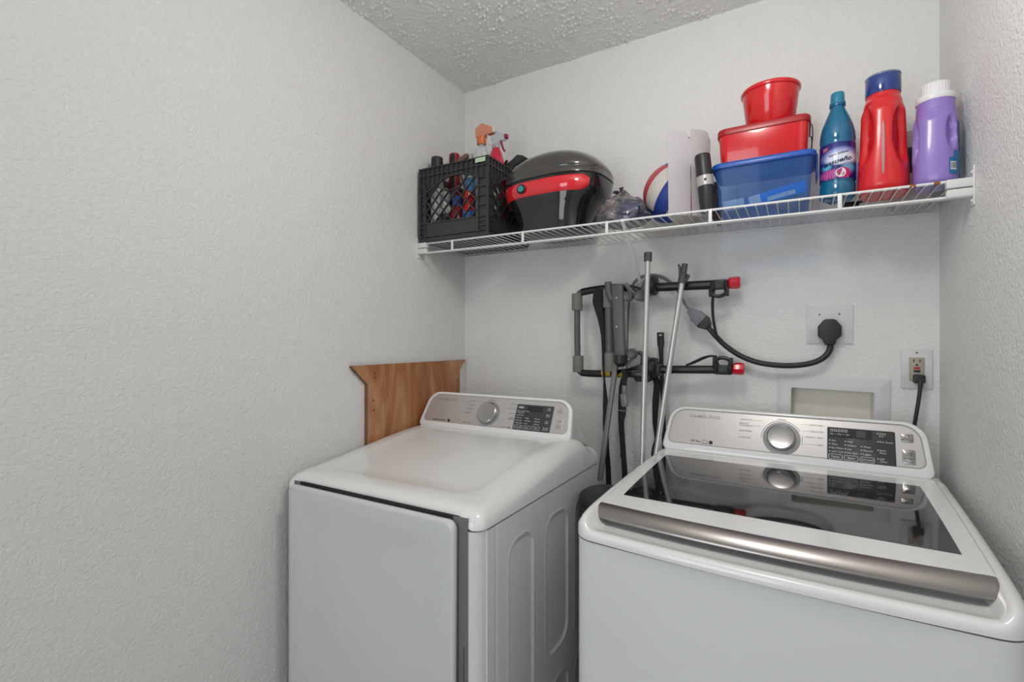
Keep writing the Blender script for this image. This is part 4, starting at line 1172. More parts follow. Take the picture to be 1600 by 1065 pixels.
# ------------------------------------------------------------------ FABRIC SOFTENER BOTTLE
EZ = sz(1.41) + 0.001
ER = 0.0415
en = thing('softener_bottle', 'clear teal fabric softener bottle with a blue and pink label', 'bottle', (1.4085, -0.228, EZ))
mb = MB(); mb.lathe([(0.026, 0.004), (0.034, 0.0), (0.040, 0.006), (ER, 0.014), (0.0412, 0.040), (0.0395, 0.044), (0.0395, 0.048), (0.0412, 0.051), (0.0412, 0.150), (0.0400, 0.154), (ER, 0.160), (0.0405, 0.178), (0.0365, 0.200), (0.0290, 0.222), (0.0205, 0.242), (0.0170, 0.251), (0.0165, 0.256), (0.0190, 0.257), (0.0190, 0.261), (0.0150, 0.262)], 48)
mb.v = [(x, y, z + (0.005 * (0.5 + 0.5 * math.cos(5 * math.atan2(y, x))) * (1 if z < 0.01 else 0))) for x, y, z in mb.v]
mb.build('bottle_body', 'teal_bottle', en, 60)
mb = MB(); mb.lathe([(0.0182, 0.262), (0.0190, 0.263), (0.0185, 0.268), (0.0165, 0.270), (0.0160, 0.292), (0.0145, 0.294), (0.002, 0.294)], 32); mb.build('cap', 'teal_cap', en)
def label_mat():
    m = mat('softener label', (0.02, 0.03, 0.3), 0.25)
    nt, b, N, L = nodes(m)
    tc = N('ShaderNodeTexCoord'); sp_ = N('ShaderNodeSeparateXYZ'); L(tc.outputs['Object'], sp_.inputs[0])
    def ell(cx, czz, rx, rz_, lo, hi):
        vs_ = N('ShaderNodeCombineXYZ'); L(sp_.outputs['X'], vs_.inputs['X']); L(sp_.outputs['Z'], vs_.inputs['Z'])
        a = N('ShaderNodeVectorMath'); a.operation = 'SUBTRACT'; a.inputs[1].default_value = (cx, 0, czz); L(vs_.outputs[0], a.inputs[0])
        d = N('ShaderNodeVectorMath'); d.operation = 'DIVIDE'; d.inputs[1].default_value = (rx, 1, rz_); L(a.outputs[0], d.inputs[0])
        ln = N('ShaderNodeVectorMath'); ln.operation = 'LENGTH'; L(d.outputs[0], ln.inputs[0])
        r = N('ShaderNodeMapRange'); r.inputs['From Min'].default_value = lo; r.inputs['From Max'].default_value = hi; r.inputs['To Min'].default_value = 1; r.inputs['To Max'].default_value = 0
        r.interpolation_type = 'SMOOTHSTEP'
        L(ln.outputs['Value'], r.inputs['Value']); return r.outputs['Result']
    cur = None
    base = (0.012, 0.018, 0.17, 1)
    def layer(fac, col):
        nonlocal cur
        mx = N('ShaderNodeMix'); mx.data_type = 'RGBA'
        L(fac, mx.inputs['Factor'])
        if cur is None: mx.inputs['A'].default_value = base
        else: L(cur, mx.inputs['A'])
        mx.inputs['B'].default_value = (*col, 1); cur = mx.outputs['Result']
    layer(ell(0.006, 0.112, 0.050, 0.026, 0.55, 1.05), (0.30, 0.36, 0.68))
    layer(ell(0.006, 0.106, 0.042, 0.021, 0.6, 1.0), (0.66, 0.70, 0.80))
    layer(ell(0.022, 0.080, 0.020, 0.020, 0.3, 1.0), (0.10, 0.42, 0.68))
    layer(ell(-0.026, 0.086, 0.014, 0.012, 0.3, 1.0), (0.10, 0.46, 0.70))
    wv = N('ShaderNodeTexWave'); wv.inputs['Scale'].default_value = 60; wv.inputs['Distortion'].default_value = 6
    L(tc.outputs['Object'], wv.inputs['Vector'])
    e = ell(-0.020, 0.066, 0.026, 0.016, 0.5, 1.0)
    ml = N('ShaderNodeMath'); ml.operation = 'MULTIPLY'; L(e, ml.inputs[0]); L(wv.outputs['Fac'], ml.inputs[1])
    layer(e, (0.28, 0.03, 0.24)); layer(ml.outputs[0], (0.70, 0.14, 0.42))
    layer(ell(0.012, 0.066, 0.019, 0.018, 0.6, 1.0), (0.55, 0.02, 0.16))
    L(cur, b.inputs['Base Color'])
    return m
LR = 0.0417
mb = MB(); mb.lathe([(LR - 0.0003, 0.051), (LR, 0.0515), (LR, 0.1485), (LR - 0.0003, 0.149)], 64, cap=False); lb = mb.build('label', label_mat(), en, 60)
FACE = math.radians(-97)
def EP(a, b, h=0.0):
    th_ = FACE + a / LR; r = LR + h
    return (r * math.cos(th_), r * math.sin(th_), b)
mb = MB()
write(mb, 'ensue\u00f1o', lambda a, b, h: EP(a, b + a * 0.20, h), 0.003, 0.093, 0.0118, w=0.068, align='C', shear=0.22, bold=0.03, mi=0)
write(mb, 'Fabric Softener', lambda a, b, h: EP(a, b + a * 0.20, h), 0.006, 0.1145, 0.0058, w=0.047, align='C', shear=0.15, bold=0.02, mi=0)
write(mb, 'Citrus', lambda a, b, h: EP(a, b, h), 0.024, 0.0855, 0.0055, w=0.018, align='C', mi=1)
flat_shape(mb, rrect(-0.034, 0.128, -0.019, 0.141, 0.001, 2), EP, 0.0003, 2)
write(mb, '17', EP, -0.0265, 0.131, 0.007, align='C', bold=0.02, mi=3, lift=0.0007)
flat_shape(mb, circle(0.012, 28, 0.010, 0.067), EP, 0.0003, 3)
for i, s in enumerate(('fresh', 'long lasting', 'fragrance')): write(mb, s, EP, 0.010, 0.0705 - 0.0048 * i, 0.003, align='C', mi=4, lift=0.0006)
for x0, x1 in ((-0.026, -0.006), (0.006, 0.028)): flat_shape(mb, [(x0, 0.0535), (x1, 0.0535), (x1, 0.0552), (x0, 0.0552)], EP, 0.0003, 3)
mb.build('label_lettering', [M.setdefault('navy', mat('navy ink', (0.008, 0.010, 0.09), 0.4)), M.setdefault('coral', mat('coral ink', (0.62, 0.16, 0.16), 0.4)), M.setdefault('tagred', mat('tag red', (0.60, 0.015, 0.05), 0.4)), 'print_white', 'print_grey'], lb)

# ------------------------------------------------------------------ DETERGENT JUGS
def jug(t, secs, grips, material, n=96, m=70, exps=2.6):
    """secs: (z, half width, half depth, exponent); grips: (angle, z, angle radius, z radius, depth)"""
    mb = MB(); L = []
    z0, z1 = secs[0][0], secs[-1][0]
    zs_ = [z0, z0 + 0.0015, z0 + 0.004] + [z0 + 0.006 + (z1 - z0 - 0.006) * k / m for k in range(m + 1)]
    for z in zs_:
        for a, b in zip(secs, secs[1:]):
            if a[0] <= z <= b[0] + 1e-9:
                f = (z - a[0]) / (b[0] - a[0]); f = f * f * (3 - 2 * f); w, d, e = [a[i] + (b[i] - a[i]) * f for i in (1, 2, 3)]; break
        k0 = 1 - 0.06 * (1 - sstep(0, 0.007, z - z0))
        ring = []
        for j in range(n):
            th_ = 2 * PI * j / n; x, y = sup(th_, e); x *= w * k0; y *= d * k0
            push = 0.0
            for ga, gz, gr, gh, gd in grips:
                ga_ = math.atan2(math.sin(th_ - ga), math.cos(th_ - ga))
                q = math.hypot(ga_ / gr, (z - gz) / gh)
                push = max(push, gd * (1 - sstep(0.55, 1.0, q)))
            l = math.hypot(x, y); s_ = (l - push) / l
            ring.append((x * s_, y * s_, z))
        L.append(ring)
    mb.loft(L)
    return mb.build('jug_body', material, t, 60)
RZ = sz(1.515) + 0.001
red = thing('detergent_jug', 'red laundry detergent jug with a clear blue cap, right of the teal bottle', 'jug', (1.507, -0.235, RZ), (0, 0, math.radians(-8)))
FA = math.radians(-92)
jug(red, [(0, 0.051, 0.060, 2.8), (0.02, 0.0555, 0.066, 2.6), (0.05, 0.0545, 0.066, 2.5), (0.13, 0.049, 0.066, 2.3), (0.205, 0.047, 0.064, 2.2), (0.235, 0.041, 0.050, 2.1), (0.252, 0.037, 0.038, 2.0), (0.262, 0.036, 0.036, 2.0)],
    [(FA - 0.85, 0.148, 0.62, 0.090, 0.020), (FA + 0.95, 0.140, 0.58, 0.088, 0.018)], 'red_bottle')
mb = MB()
st = [(math.cos(FA + 0.06) * 0, 0, 0)]
prof_ = [(0.040, 0.0660, 0.0010), (0.050, 0.0662, 0.0026), (0.08, 0.0664, 0.0032), (0.11, 0.0664, 0.0032), (0.14, 0.0662, 0.0030), (0.165, 0.0658, 0.0020), (0.172, 0.0655, 0.0008)]
mb.ribbon([(0.002, -d_ - 0.0004, z) for z, d_, w_ in prof_], [2 * w_ for z, d_, w_ in prof_], 0.0016, (1, 0, 0)); mb.build('level_strip', 'level', red, label='grey see-through level strip')
mb = MB(); mb.lathe([(0.0375, 0.260), (0.0382, 0.262), (0.0382, 0.307), (0.0370, 0.309), (0.035, 0.306), (0.034, 0.28), (0.002, 0.279)], 48); mb.build('cap', 'blue_cap', red)
mb = MB(); mb.lathe([(0.0384, 0.3055), (0.0386, 0.307), (0.0378, 0.3098), (0.036, 0.3095), (0.0358, 0.306)], 48, cap=False); mb.build('cap_rim', 'cap_top', red)
mb = MB()
for k in range(6): mb.box((-0.0535 - 0.0002 * k, 0.004 + 0.006 * k, 0.105 + 0.007 * k), (0.0012, 0.018, 0.003), rot=(0.5, 0, 0))
mb.box((-0.0535, 0.008, 0.065), (0.004, 0.05, 0.06), 0.001, mi=1); mb.build('side_label', ['print_white', 'blue'], red, label='blue side label')
PZ = sz(1.61) + 0.001
pur = thing('detergent_jug', 'lavender purple laundry jug with a white ribbed cap beside the right wall', 'jug', (1.6085, -0.258, PZ), (0, 0, math.radians(-14)))
jug(pur, [(0, 0.041, 0.052, 2.8), (0.02, 0.044, 0.055, 2.7), (0.07, 0.0445, 0.056, 2.6), (0.15, 0.043, 0.054, 2.5), (0.178, 0.0385, 0.045, 2.2), (0.184, 0.0380, 0.042, 2.1), (0.205, 0.0372, 0.039, 2.0), (0.209, 0.036, 0.036, 2.0)],
    [(math.radians(-90) + 0.78, 0.118, 0.36, 0.046, 0.014), (math.radians(-90) - 0.98, 0.110, 0.40, 0.060, 0.014)], 'purple')
mb = MB(); L = []
for r, z in ((0.0380, 0.207), (0.0392, 0.209), (0.0392, 0.219), (0.0375, 0.222), (0.0305, 0.224), (0.0298, 0.226), (0.0290, 0.250), (0.0275, 0.252), (0.002, 0.252)):
    L.append([(r * (1 + (0.018 * math.cos(28 * 2 * PI * k / 112) if 0.225 < z < 0.251 else 0)) * math.cos(2 * PI * k / 112), r * (1 + (0.018 * math.cos(28 * 2 * PI * k / 112) if 0.225 < z < 0.251 else 0)) * math.sin(2 * PI * k / 112), z) for k in range(112)])
mb.loft(L); mb.build('cap', M.setdefault('capwhite', mat('cap white', (0.78, 0.78, 0.79), 0.35)), pur)
PSEC = [(0, 0.041, 0.052, 2.8), (0.02, 0.044, 0.055, 2.7), (0.07, 0.0445, 0.056, 2.6), (0.15, 0.043, 0.054, 2.5)]
def on_jug(th_, z, off):
    for a, b in zip(PSEC, PSEC[1:]):
        if a[0] <= z <= b[0] + 1e-9:
            f = (z - a[0]) / (b[0] - a[0]); f = f * f * (3 - 2 * f); w, d, e = [a[i] + (b[i] - a[i]) * f for i in (1, 2, 3)]; break
    x, y = sup(th_, e); return (x * (w + off), y * (d + off), z)
def patch(mb, a0, a1, z0, z1, off, mi=0, n=16):
    mb.grid([[on_jug(math.radians(a0 + (a1 - a0) * k / n), z0 + (z1 - z0) * q / 4, off) for k in range(n + 1)] for q in range(5)], mi)
mb = MB(); patch(mb, -58, 60, 0.016, 0.056, 0.0009); patch(mb, -42, 60, 0.056, 0.072, 0.0009); patch(mb, -16, 60, 0.072, 0.148, 0.0009)
sl = mb.build('side_label', 'label_blue', pur, label='teal blue side label')
mb = MB(); patch(mb, -55, -33, 0.026, 0.045, 0.0014)
for k in range(7): patch(mb, -53.5 + 2.9 * k, -52.0 + 2.9 * k, 0.029, 0.043, 0.0018, 1, 1)
mb.build('barcode', ['print_white', 'print_grey'], sl)
# small carton standing behind the jugs
ct = thing('carton', 'grey carton standing behind and between the red and the purple jugs', 'box', (1.590, -0.075, sz(1.59) + 0.001))
mb = MB(); mb.box((0, 0, 0.098), (0.075, 0.10, 0.196), 0.001); mb.build('carton_body', M.setdefault('carton', mat('grey card', (0.58, 0.56, 0.54), 0.6)), ct)
mb = MB(); mb.box((0, -0.0505, 0.115), (0.030, 0.001, 0.070)); mb.build('printed_panel', 'blackp', ct)
hk = thing('hook', 'small black plastic hook lying on the shelf behind the red jug', 'hook', (1.440, -0.13, sz(1.44) + 0.001))
mb = MB(); mb.box((0, 0, 0.008), (0.05, 0.03, 0.016), 0.004); mb.tube(crom([(0.02, 0, 0.012), (0.04, 0, 0.02), (0.045, 0, 0.035), (0.032, 0, 0.042)], 6), 0.004, 8); mb.build('hook_body', 'blackp', hk)

# ------------------------------------------------------------------ BACK WALL FITTINGS
WY = lambda a, b, h=0.0: (a, -h, b)
pl = thing('wall_outlet', 'square white dryer outlet plate on the back wall behind the large black plug', 'outlet', (1.400, 0, 1.3865))
mb = MB(); mb.prism(rrect(-0.062, -0.0605, 0.062, 0.0605, 0.003, 3), WY, 0.0, 0.005, 0.002); mb.build('outlet_plate', 'plate', pl)
for x in (-0.026, 0.026):
    mb = MB(); mb.prism(circle(0.003, 12, x, 0.032), WY, 0.004, 0.0062); mb.build('screw', 'rack_clip', pl)
gf = thing('wall_outlet', 'safety outlet with red and black buttons in a white plate beside the right wall', 'outlet', (1.6135, 0, 1.253))
mb = MB(); mb.prism(rrect(-0.0365, -0.057, 0.0365, 0.057, 0.003, 3), WY, 0.0, 0.006, 0.0025); mb.build('outlet_plate', 'plate', gf)
mb = MB(); mb.prism(rrect(-0.0175, -0.034, 0.0175, 0.034, 0.002, 2), WY, 0.004, 0.0085, 0.0008)
mb.build('receptacle', 'almond', gf, label='almond receptacle')
mb = MB()
for x, y, w_, h_ in ((-0.007, 0.0245, 0.0022, 0.009), (0.007, 0.0245, 0.0022, 0.0075)): mb.prism(rrect(x - w_ / 2, y - h_ / 2, x + w_ / 2, y + h_ / 2, 0.0004, 1), WY, 0.008, 0.0088)
mb.prism(circle(0.0028, 12, 0, 0.0125), WY, 0.008, 0.0088); mb.build('slots', 'gap', gf)
for y, m_, nm in ((0.0035, 'test_red', 'test_button'), (-0.0055, 'blackp', 'reset_button')):
    mb = MB(); mb.prism(rrect(-0.0075, y - 0.003, 0.0075, y + 0.003, 0.0006, 2), WY, 0.008, 0.0105, 0.0006); mb.build(nm, m_, gf)
mb = MB(); mb.prism(circle(0.0028, 12, 0, 0.048), WY, 0.005, 0.0072); mb.build('screw', 'rack_clip', gf)

pc = thing('washer_cord', 'short black power cord from the safety outlet down behind the washer', 'cord', (1.617, 0, 1.226))
mb = MB(); mb.prism(rrect(-0.013, -0.013, 0.013, 0.012, 0.005, 4), WY, 0.009, 0.030, 0.004); mb.prism(rrect(-0.007, -0.012, 0.007, 0.003, 0.003, 3), WY, 0.028, 0.045, 0.004); mb.build('plug', 'plug_black', pc)
mb = MB(); mb.tube(crom([(0, -0.040, -0.004), (-0.002, -0.044, -0.022), (-0.006, -0.046, -0.06), (-0.013, -0.042, -0.12), (-0.020, -0.034, -0.19), (-0.03, -0.03, -0.30)], 8), [0.0062] * 8 + [0.0050] * 33, 10); mb.build('cable', 'cord_black', pc)

# dryer cord: black cord with the big plug, joined to the dryer's own grey lead
dc = thing('power_cord', 'thick black cord with an angled plug, joined to the grey lead of the dryer', 'cord', (1.400, 0, 1.3685))
o_ = rpoly([(-0.012, -0.046, 0.003), (0.013, -0.046, 0.003), (0.018, -0.030, 0.010), (0.030, -0.018, 0.008), (0.031, 0.012, 0.010), (0.014, 0.034, 0.012), (-0.014, 0.034, 0.012), (-0.031, 0.012, 0.010), (-0.031, -0.018, 0.008), (-0.019, -0.030, 0.010)], 4)
mb = MB(); mb.prism(o_, WY, 0.006, 0.040, 0.006); mb.build('plug', 'plug_black', dc)
cx_, cz_ = 1.400, 1.3685
pth = [(1.402, -0.024, 1.326), (1.400, -0.026, 1.308), (1.388, -0.032, 1.288), (1.362, -0.036, 1.270), (1.318, -0.040, 1.259), (1.262, -0.044, 1.257), (1.200, -0.046, 1.266), (1.148, -0.048, 1.288), (1.105, -0.052, 1.320), (1.076, -0.058, 1.352), (1.050, -0.060, 1.385), (1.036, -0.060, 1.402)]
mb = MB(); mb.tube([(x - cx_, y, z - cz_) for x, y, z in crom(pth, 8)], 0.0088, 12); mb.build('cable', 'cord_black', dc)
g0 = Vector((1.046, -0.060, 1.390)); g1 = Vector((0.990, -0.058, 1.444)); dv = (g1 - g0).normalized()
nv_ = Vector((dv.z, 0, -dv.x))
def GPf(a, b, h=0.0):
    p = g0 + dv * a + nv_ * b; return (p.x - cx_, p.y - h, p.z - cz_)
mb = MB(); mb.prism(rpoly([(-0.012, -0.012, 0.004), (0.010, -0.024, 0.008), (0.034, -0.022, 0.008), (0.034, 0.022, 0.008), (0.010, 0.024, 0.008), (-0.012, 0.012, 0.004)], 4), GPf, -0.016, 0.012, 0.004); mb.build('socket', 'plug_black', dc)
mb = MB(); mb.prism(rpoly([(0.016, -0.0225, 0.006), (0.044, -0.0225, 0.006), (0.076, -0.010, 0.005), (0.076, 0.010, 0.005), (0.044, 0.0225, 0.006), (0.016, 0.0225, 0.006)], 4), GPf, -0.012, 0.018, 0.005); mb.build('grey_plug', 'plug_grey', dc, label='grey moulded plug')
pth = [(0.994, -0.058, 1.440), (0.978, -0.056, 1.462), (0.952, -0.046, 1.508), (0.922, -0.038, 1.544), (0.888, -0.034, 1.566), (0.848, -0.034, 1.574), (0.812, -0.036, 1.566), (0.786, -0.034, 1.540), (0.772, -0.028, 1.49), (0.766, -0.025, 1.40), (0.760, -0.025, 1.20), (0.74, -0.030, 0.9)]
P_ = crom(pth, 8)
mb = MB(); loops = []
mb.tube([(x - cx_, y, z - cz_ + 0.0032) for x, y, z in P_], 0.0036, 8); mb.tube([(x - cx_, y, z - cz_ - 0.0032) for x, y, z in P_], 0.0036, 8)
mb.tube([(x - cx_, y, z - cz_) for x, y, z in P_], 0.0034, 8); mb.build('grey_cable', 'cord_grey', dc, label='flat grey lead')

# washer outlet box set into the wall, a little crooked
ob = thing('outlet_box', 'white recessed washer outlet box in the back wall above the washer console', 'outlet box', (1.404, 0, 1.12), (0, math.radians(1.4), 0))
fo = [(x, y) for x, y in rrect(-0.1485, -0.115, 0.1485, 0.104, 0.002, 2)]; fi = [(x, y) for x, y in rrect(-0.108, -0.080, 0.108, 0.062, 0.004, 2)]
mb = MB(); mb.loft([[WY(x, y, h) for x, y in o2] for o2, h in ((fo, -0.002), (fo, 0.0035), ([(x * 0.985, y * 0.98) for x, y in fo], 0.005), ([(x * 1.01, y * 1.01) for x, y in fi], 0.005), (fi, 0.003), (fi, -0.002))], False, False); mb.build('face_frame', 'plate', ob, 30)
mb = MB(); mb.loft([[WY(x, y, h) for x, y in o2] for o2, h in ((fi, 0.002), ([(x * 0.985, y * 0.98) for x, y in fi], -0.055))], False, True); mb.build('box_recess', 'almond_in', ob, 30)
for x in (-0.07, 0.075):
    mb = MB(); mb.lathe([(0.012, 0), (0.012, 0.02), (0.016, 0.022), (0.016, 0.034), (0.008, 0.036)], 16, mx=Matrix.Translation((x, 0.035, -0.080))); mb.build('valve', 'steel', ob)

# ------------------------------------------------------------------ STAINED BOARD on the left wall
bd = thing('wooden_board', 'stained plywood board with pointed upper corners against the left wall behind the dryer', 'board', (0.0003, -0.334, 0.62))
BPn = lambda a, b, h=0.0: (h, a, b)
ol_ = rpoly([(-0.270, 0, 0.0), (0.272, 0, 0.0), (0.272, 0.588, 0.0), (0.314, 0.628, 0.0), (0.314, 0.630, 0.0), (-0.336, 0.630, 0.0), (-0.336, 0.624, 0.0), (-0.268, 0.564, 0.0)], 2)
mb = MB(); mb.add([BPn(a, b, 0.0165) for a, b in ol_], [tuple(range(len(ol_)))], 0)
mb.loft([[BPn(a, b, 0) for a, b in ol_], [BPn(a, b, 0.0165) for a, b in ol_]], True, False, 1)
mb.build('board_panel', ['wood', 'wood_edge'], bd, 20, smooth=False)
mb = MB()
for a, b in ((-0.325, 0.612), (-0.235, 0.600), (-0.235, 0.585), (-0.243, 0.505), (-0.240, 0.47), (0.253, 0.540)): mb.prism(circle(0.0032, 10, a, b), BPn, 0.016, 0.0169)
mb.build('nail_holes', 'gap', bd)

# ------------------------------------------------------------------ BIKE RACK
rk = thing('bike_rack', 'folded black and grey car bike rack with red end caps standing against the back wall', 'bike rack', (0.80, -0.08, 0.62))
RO = Vector((0.80, -0.08, 0.62))
def R_(pts): return [Vector(p) - RO for p in pts]
def sleeve(x, y, z0, z1, r=0.0205):
    mb = MB(); mb.tube(R_([(x, y, z0), (x, y, z0 + 0.003), (x, y, z1 - 0.003), (x, y, z1)]), [r * 0.93, r, r, r * 0.93], 20); mb.build('rubber_sleeve', 'foam', rk)
# folded U frame at the left
mb = MB(); mb.tube(R_(crom([(0.700, -0.082, 1.527), (0.640, -0.082, 1.526), (0.608, -0.082, 1.522), (0.592, -0.082, 1.512), (0.587, -0.082, 1.490), (0.5855, -0.082, 1.40), (0.588, -0.082, 1.250), (0.592, -0.082, 1.226), (0.606, -0.082, 1.214), (0.64, -0.082, 1.211), (0.700, -0.082, 1.214)], 6)), 0.0118, 14); mb.build('support_frame', 'rack_grey', rk)
sleeve(0.585, -0.082, 1.452, 1.516); sleeve(0.5895, -0.082, 1.217, 1.279)
mb = MB(); mb.tube(R_(crom([(0.606, -0.082, 1.521), (0.66, -0.084, 1.527), (0.74, -0.090, 1.530), (0.80, -0.088, 1.522), (0.832, -0.086, 1.512), (0.862, -0.082, 1.522)], 6)), 0.0140, 14); mb.build('main_tube', 'rack_black', rk)
mb = MB(); mb.tube(R_(crom([(0.604, -0.082, 1.214), (0.66, -0.084, 1.213), (0.74, -0.09, 1.217), (0.80, -0.09, 1.226), (0.86, -0.082, 1.232)], 6)), 0.0135, 14); mb.build('main_tube', 'rack_black', rk)
for x0, x1 in ((0.690, 0.724), (0.748, 0.770)):
    mb = MB(); mb.tube(R_([(x0, -0.088, 1.2165), (x1, -0.090, 1.2185)]), 0.0150, 16); mb.build('warning_tag', 'yellow', rk, label='yellow warning tag')
# second frame leg with sleeves
mb = MB(); mb.tube(R_([(0.722, -0.112, 1.50), (0.727, -0.112, 1.24)]), 0.0165, 16); mb.build('frame_leg', 'rack_grey', rk)
sleeve(0.7215, -0.112, 1.456, 1.524, 0.021); sleeve(0.7275, -0.112, 1.224, 1.292, 0.021)
# flat locking strut in front
mb = MB()
st0, st1 = Vector((0.763, -0.140, 1.532)), Vector((0.775, -0.140, 1.262))
mb.loft([[tuple(st0 + (st1 - st0) * t - RO + Vector((x * k, y * k, 0))) for x, y in rrect(-0.021, -0.012, 0.021, 0.012, 0.009, 5)] for t, k in ((-0.012, 0.75), (0.0, 0.93), (0.012, 1.0), (0.988, 1.0), (1.0, 0.95), (1.03, 0.8))])
mb.build('locking_strut', 'rack_grey', rk)
mb = MB(); mb.tube(R_([(0.775, -0.142, 1.285), (0.775, -0.142, 1.258), (0.776, -0.142, 1.244)]), [0.022, 0.0235, 0.012], 16); mb.build('strut_end', 'blackp', rk)
for z in (1.487, 1.386):
    mb = MB(); mb.lathe([(0.0032, 0), (0.0026, 0.0015)], 10, mx=Matrix.Translation(Vector((0.764, -0.1525, z)) - RO) @ Matrix.Rotation(PI / 2, 4, 'X')); mb.build('rivet', 'steel', rk)
mb = MB(); mb.tube(R_([(0.727, -0.135, 1.546), (0.730, -0.137, 1.51), (0.738, -0.138, 1.486), (0.752, -0.140, 1.476)]), [0.013, 0.0125, 0.011, 0.009], 12); mb.build('hook_arm', 'rack_grey', rk)
# hub blocks
for z, dz in ((1.530, 1), (1.240, -1)):
    mb = MB(); mb.tube(R_([(0.862, -0.082, z + 0.002), (0.866, -0.082, z + 0.002), (0.884, -0.082, z), (0.888, -0.082, z)]), [0.030, 0.0355, 0.0355, 0.030], 28)
    mb.build('hub_disc', 'blackp', rk)
    mb = MB()
    bo = rpoly([(0.775, z - 0.036, 0.006), (0.862, z - 0.036, 0.006), (0.862, z + 0.026, 0.006), (0.846, z + 0.026, 0.006), (0.838, z - 0.021, 0.002), (0.795, z - 0.021, 0.002)], 4)
    mb.prism([(x, y) for x, y in bo], lambda a, b, h: tuple(Vector((a, -0.080 - h, b)) - RO), -0.022, 0.022, 0.005); mb.build('hub_body', 'rack_black', rk)
# clamp arms with round knobs
for ring_c, kn in (((0.796, -0.125, 1.488), [(0.800, -0.132, 1.491), (0.838, -0.128, 1.492)]), ((0.822, -0.125, 1.235), [(0.813, -0.130, 1.291)])):
    for c in kn:
        mb = MB(); mb.lathe([(0.015, -0.012), (0.0175, -0.010), (0.0175, 0.012), (0.014, 0.015), (0.012, 0.0135), (0.003, 0.013)], 24, mx=Matrix.Translation(Vector(c) - RO) @ Matrix.Rotation(PI / 2, 4, 'X')); mb.build('clamp_knob', 'rack_grey', rk)
mb = MB(); mb.prism(rpoly([(0.778, 1.535, 0.005), (0.788, 1.545, 0.005), (0.815, 1.510, 0.01), (0.842, 1.508, 0.01), (0.856, 1.494, 0.01), (0.848, 1.470, 0.01), (0.826, 1.478, 0.01), (0.806, 1.494, 0.008)], 4)[::-1], lambda a, b, h: tuple(Vector((a, -0.112 - h, b)) - RO), -0.006, 0.008, 0.002); mb.build('clamp_lever', 'rack_clip', rk)
mb = MB(); mb.prism(rpoly([(0.795, 1.262, 0.006), (0.800, 1.240, 0.006), (0.842, 1.252, 0.01), (0.842, 1.285, 0.012), (0.820, 1.290, 0.01)], 4), lambda a, b, h: tuple(Vector((a, -0.118 - h, b)) - RO), -0.006, 0.010, 0.002); mb.build('clamp_lever', 'rack_clip', rk)
mb = MB(); mb.prism(rpoly([(0.802, 1.298, 0.01), (0.826, 1.300, 0.01), (0.868, 1.268, 0.01), (0.880, 1.215, 0.01), (0.862, 1.190, 0.01), (0.815, 1.190, 0.01), (0.795, 1.225, 0.01)], 4), lambda a, b, h: tuple(Vector((a, -0.080 - h, b)) - RO), -0.015, 0.020, 0.005); mb.build('ratchet_hub', 'rack_black', rk)
mb = MB(); mb.box(Vector((0.885, -0.082, 1.234)) - RO, (0.035, 0.038, 0.044), 0.006); mb.build('arm_socket', 'blackp', rk)
# cradle arms reaching right
def cradle(c, flip):
    mb = MB()
    for dx in (-0.021, 0.021):
        pts = []
        a0, a1 = (200, 520) if flip < 0 else (20, 340)
        a0, a1 = (-215, 35) if flip < 0 else (-35, 215)
        for k in range(15):
            a = math.radians(a0 + (a1 - a0) * k / 14); pts.append((c[0] + dx, c[1] + 0.022 * math.cos(a), c[2] + flip * 0.004 + 0.022 * math.sin(a)))
        mb.tube(R_(pts), 0.0058, 8)
    # saddle seen from the front: a C that holds the bicycle tube
    pts = []
    for k in range(19):
        a = math.radians((-20 if flip < 0 else 160) - 220 * k / 18) if flip < 0 else math.radians(200 - 220 * k / 18 - 0)
        pts.append((c[0] + 0.025 * math.cos(a), c[1] - 0.020, c[2] + flip * 0.021 + 0.019 * math.sin(a)))
    mb.tube(R_(pts), 0.0062, 8)
    mb.box(Vector(c) - RO, (0.058, 0.036, 0.032), 0.006)
    for dx in (-0.026, 0.026): mb.box(Vector((c[0] + dx, c[1] - 0.016, c[2] + flip * 0.026)) - RO, (0.010, 0.018, 0.030), 0.004)
    mb.build('cradle', 'blackp', rk)
mb = MB(); mb.tube(R_([(0.880, -0.080, 1.524), (1.070, -0.072, 1.5235)]), 0.0155, 18); mb.build('cradle_arm', 'rack_black', rk)
mb = MB(); mb.tube(R_([(0.888, -0.080, 1.235), (1.080, -0.072, 1.2395)]), 0.0140, 18); mb.build('cradle_arm', 'rack_black', rk)
cradle((1.090, -0.072, 1.522), -1); cradle((1.102, -0.072, 1.240), 1)
for x, z in ((1.118, 1.526), (1.130, 1.244)):
    mb = MB(); mb.tube(R_([(x, -0.072, z), (x + 0.004, -0.072, z), (x + 0.026, -0.071, z), (x + 0.034, -0.071, z), (x + 0.036, -0.071, z)]), [0.017, 0.019, 0.0205, 0.018, 0.012], 8); mb.build('end_cap', 'red_cap', rk, label='red end cap', sharp=20)
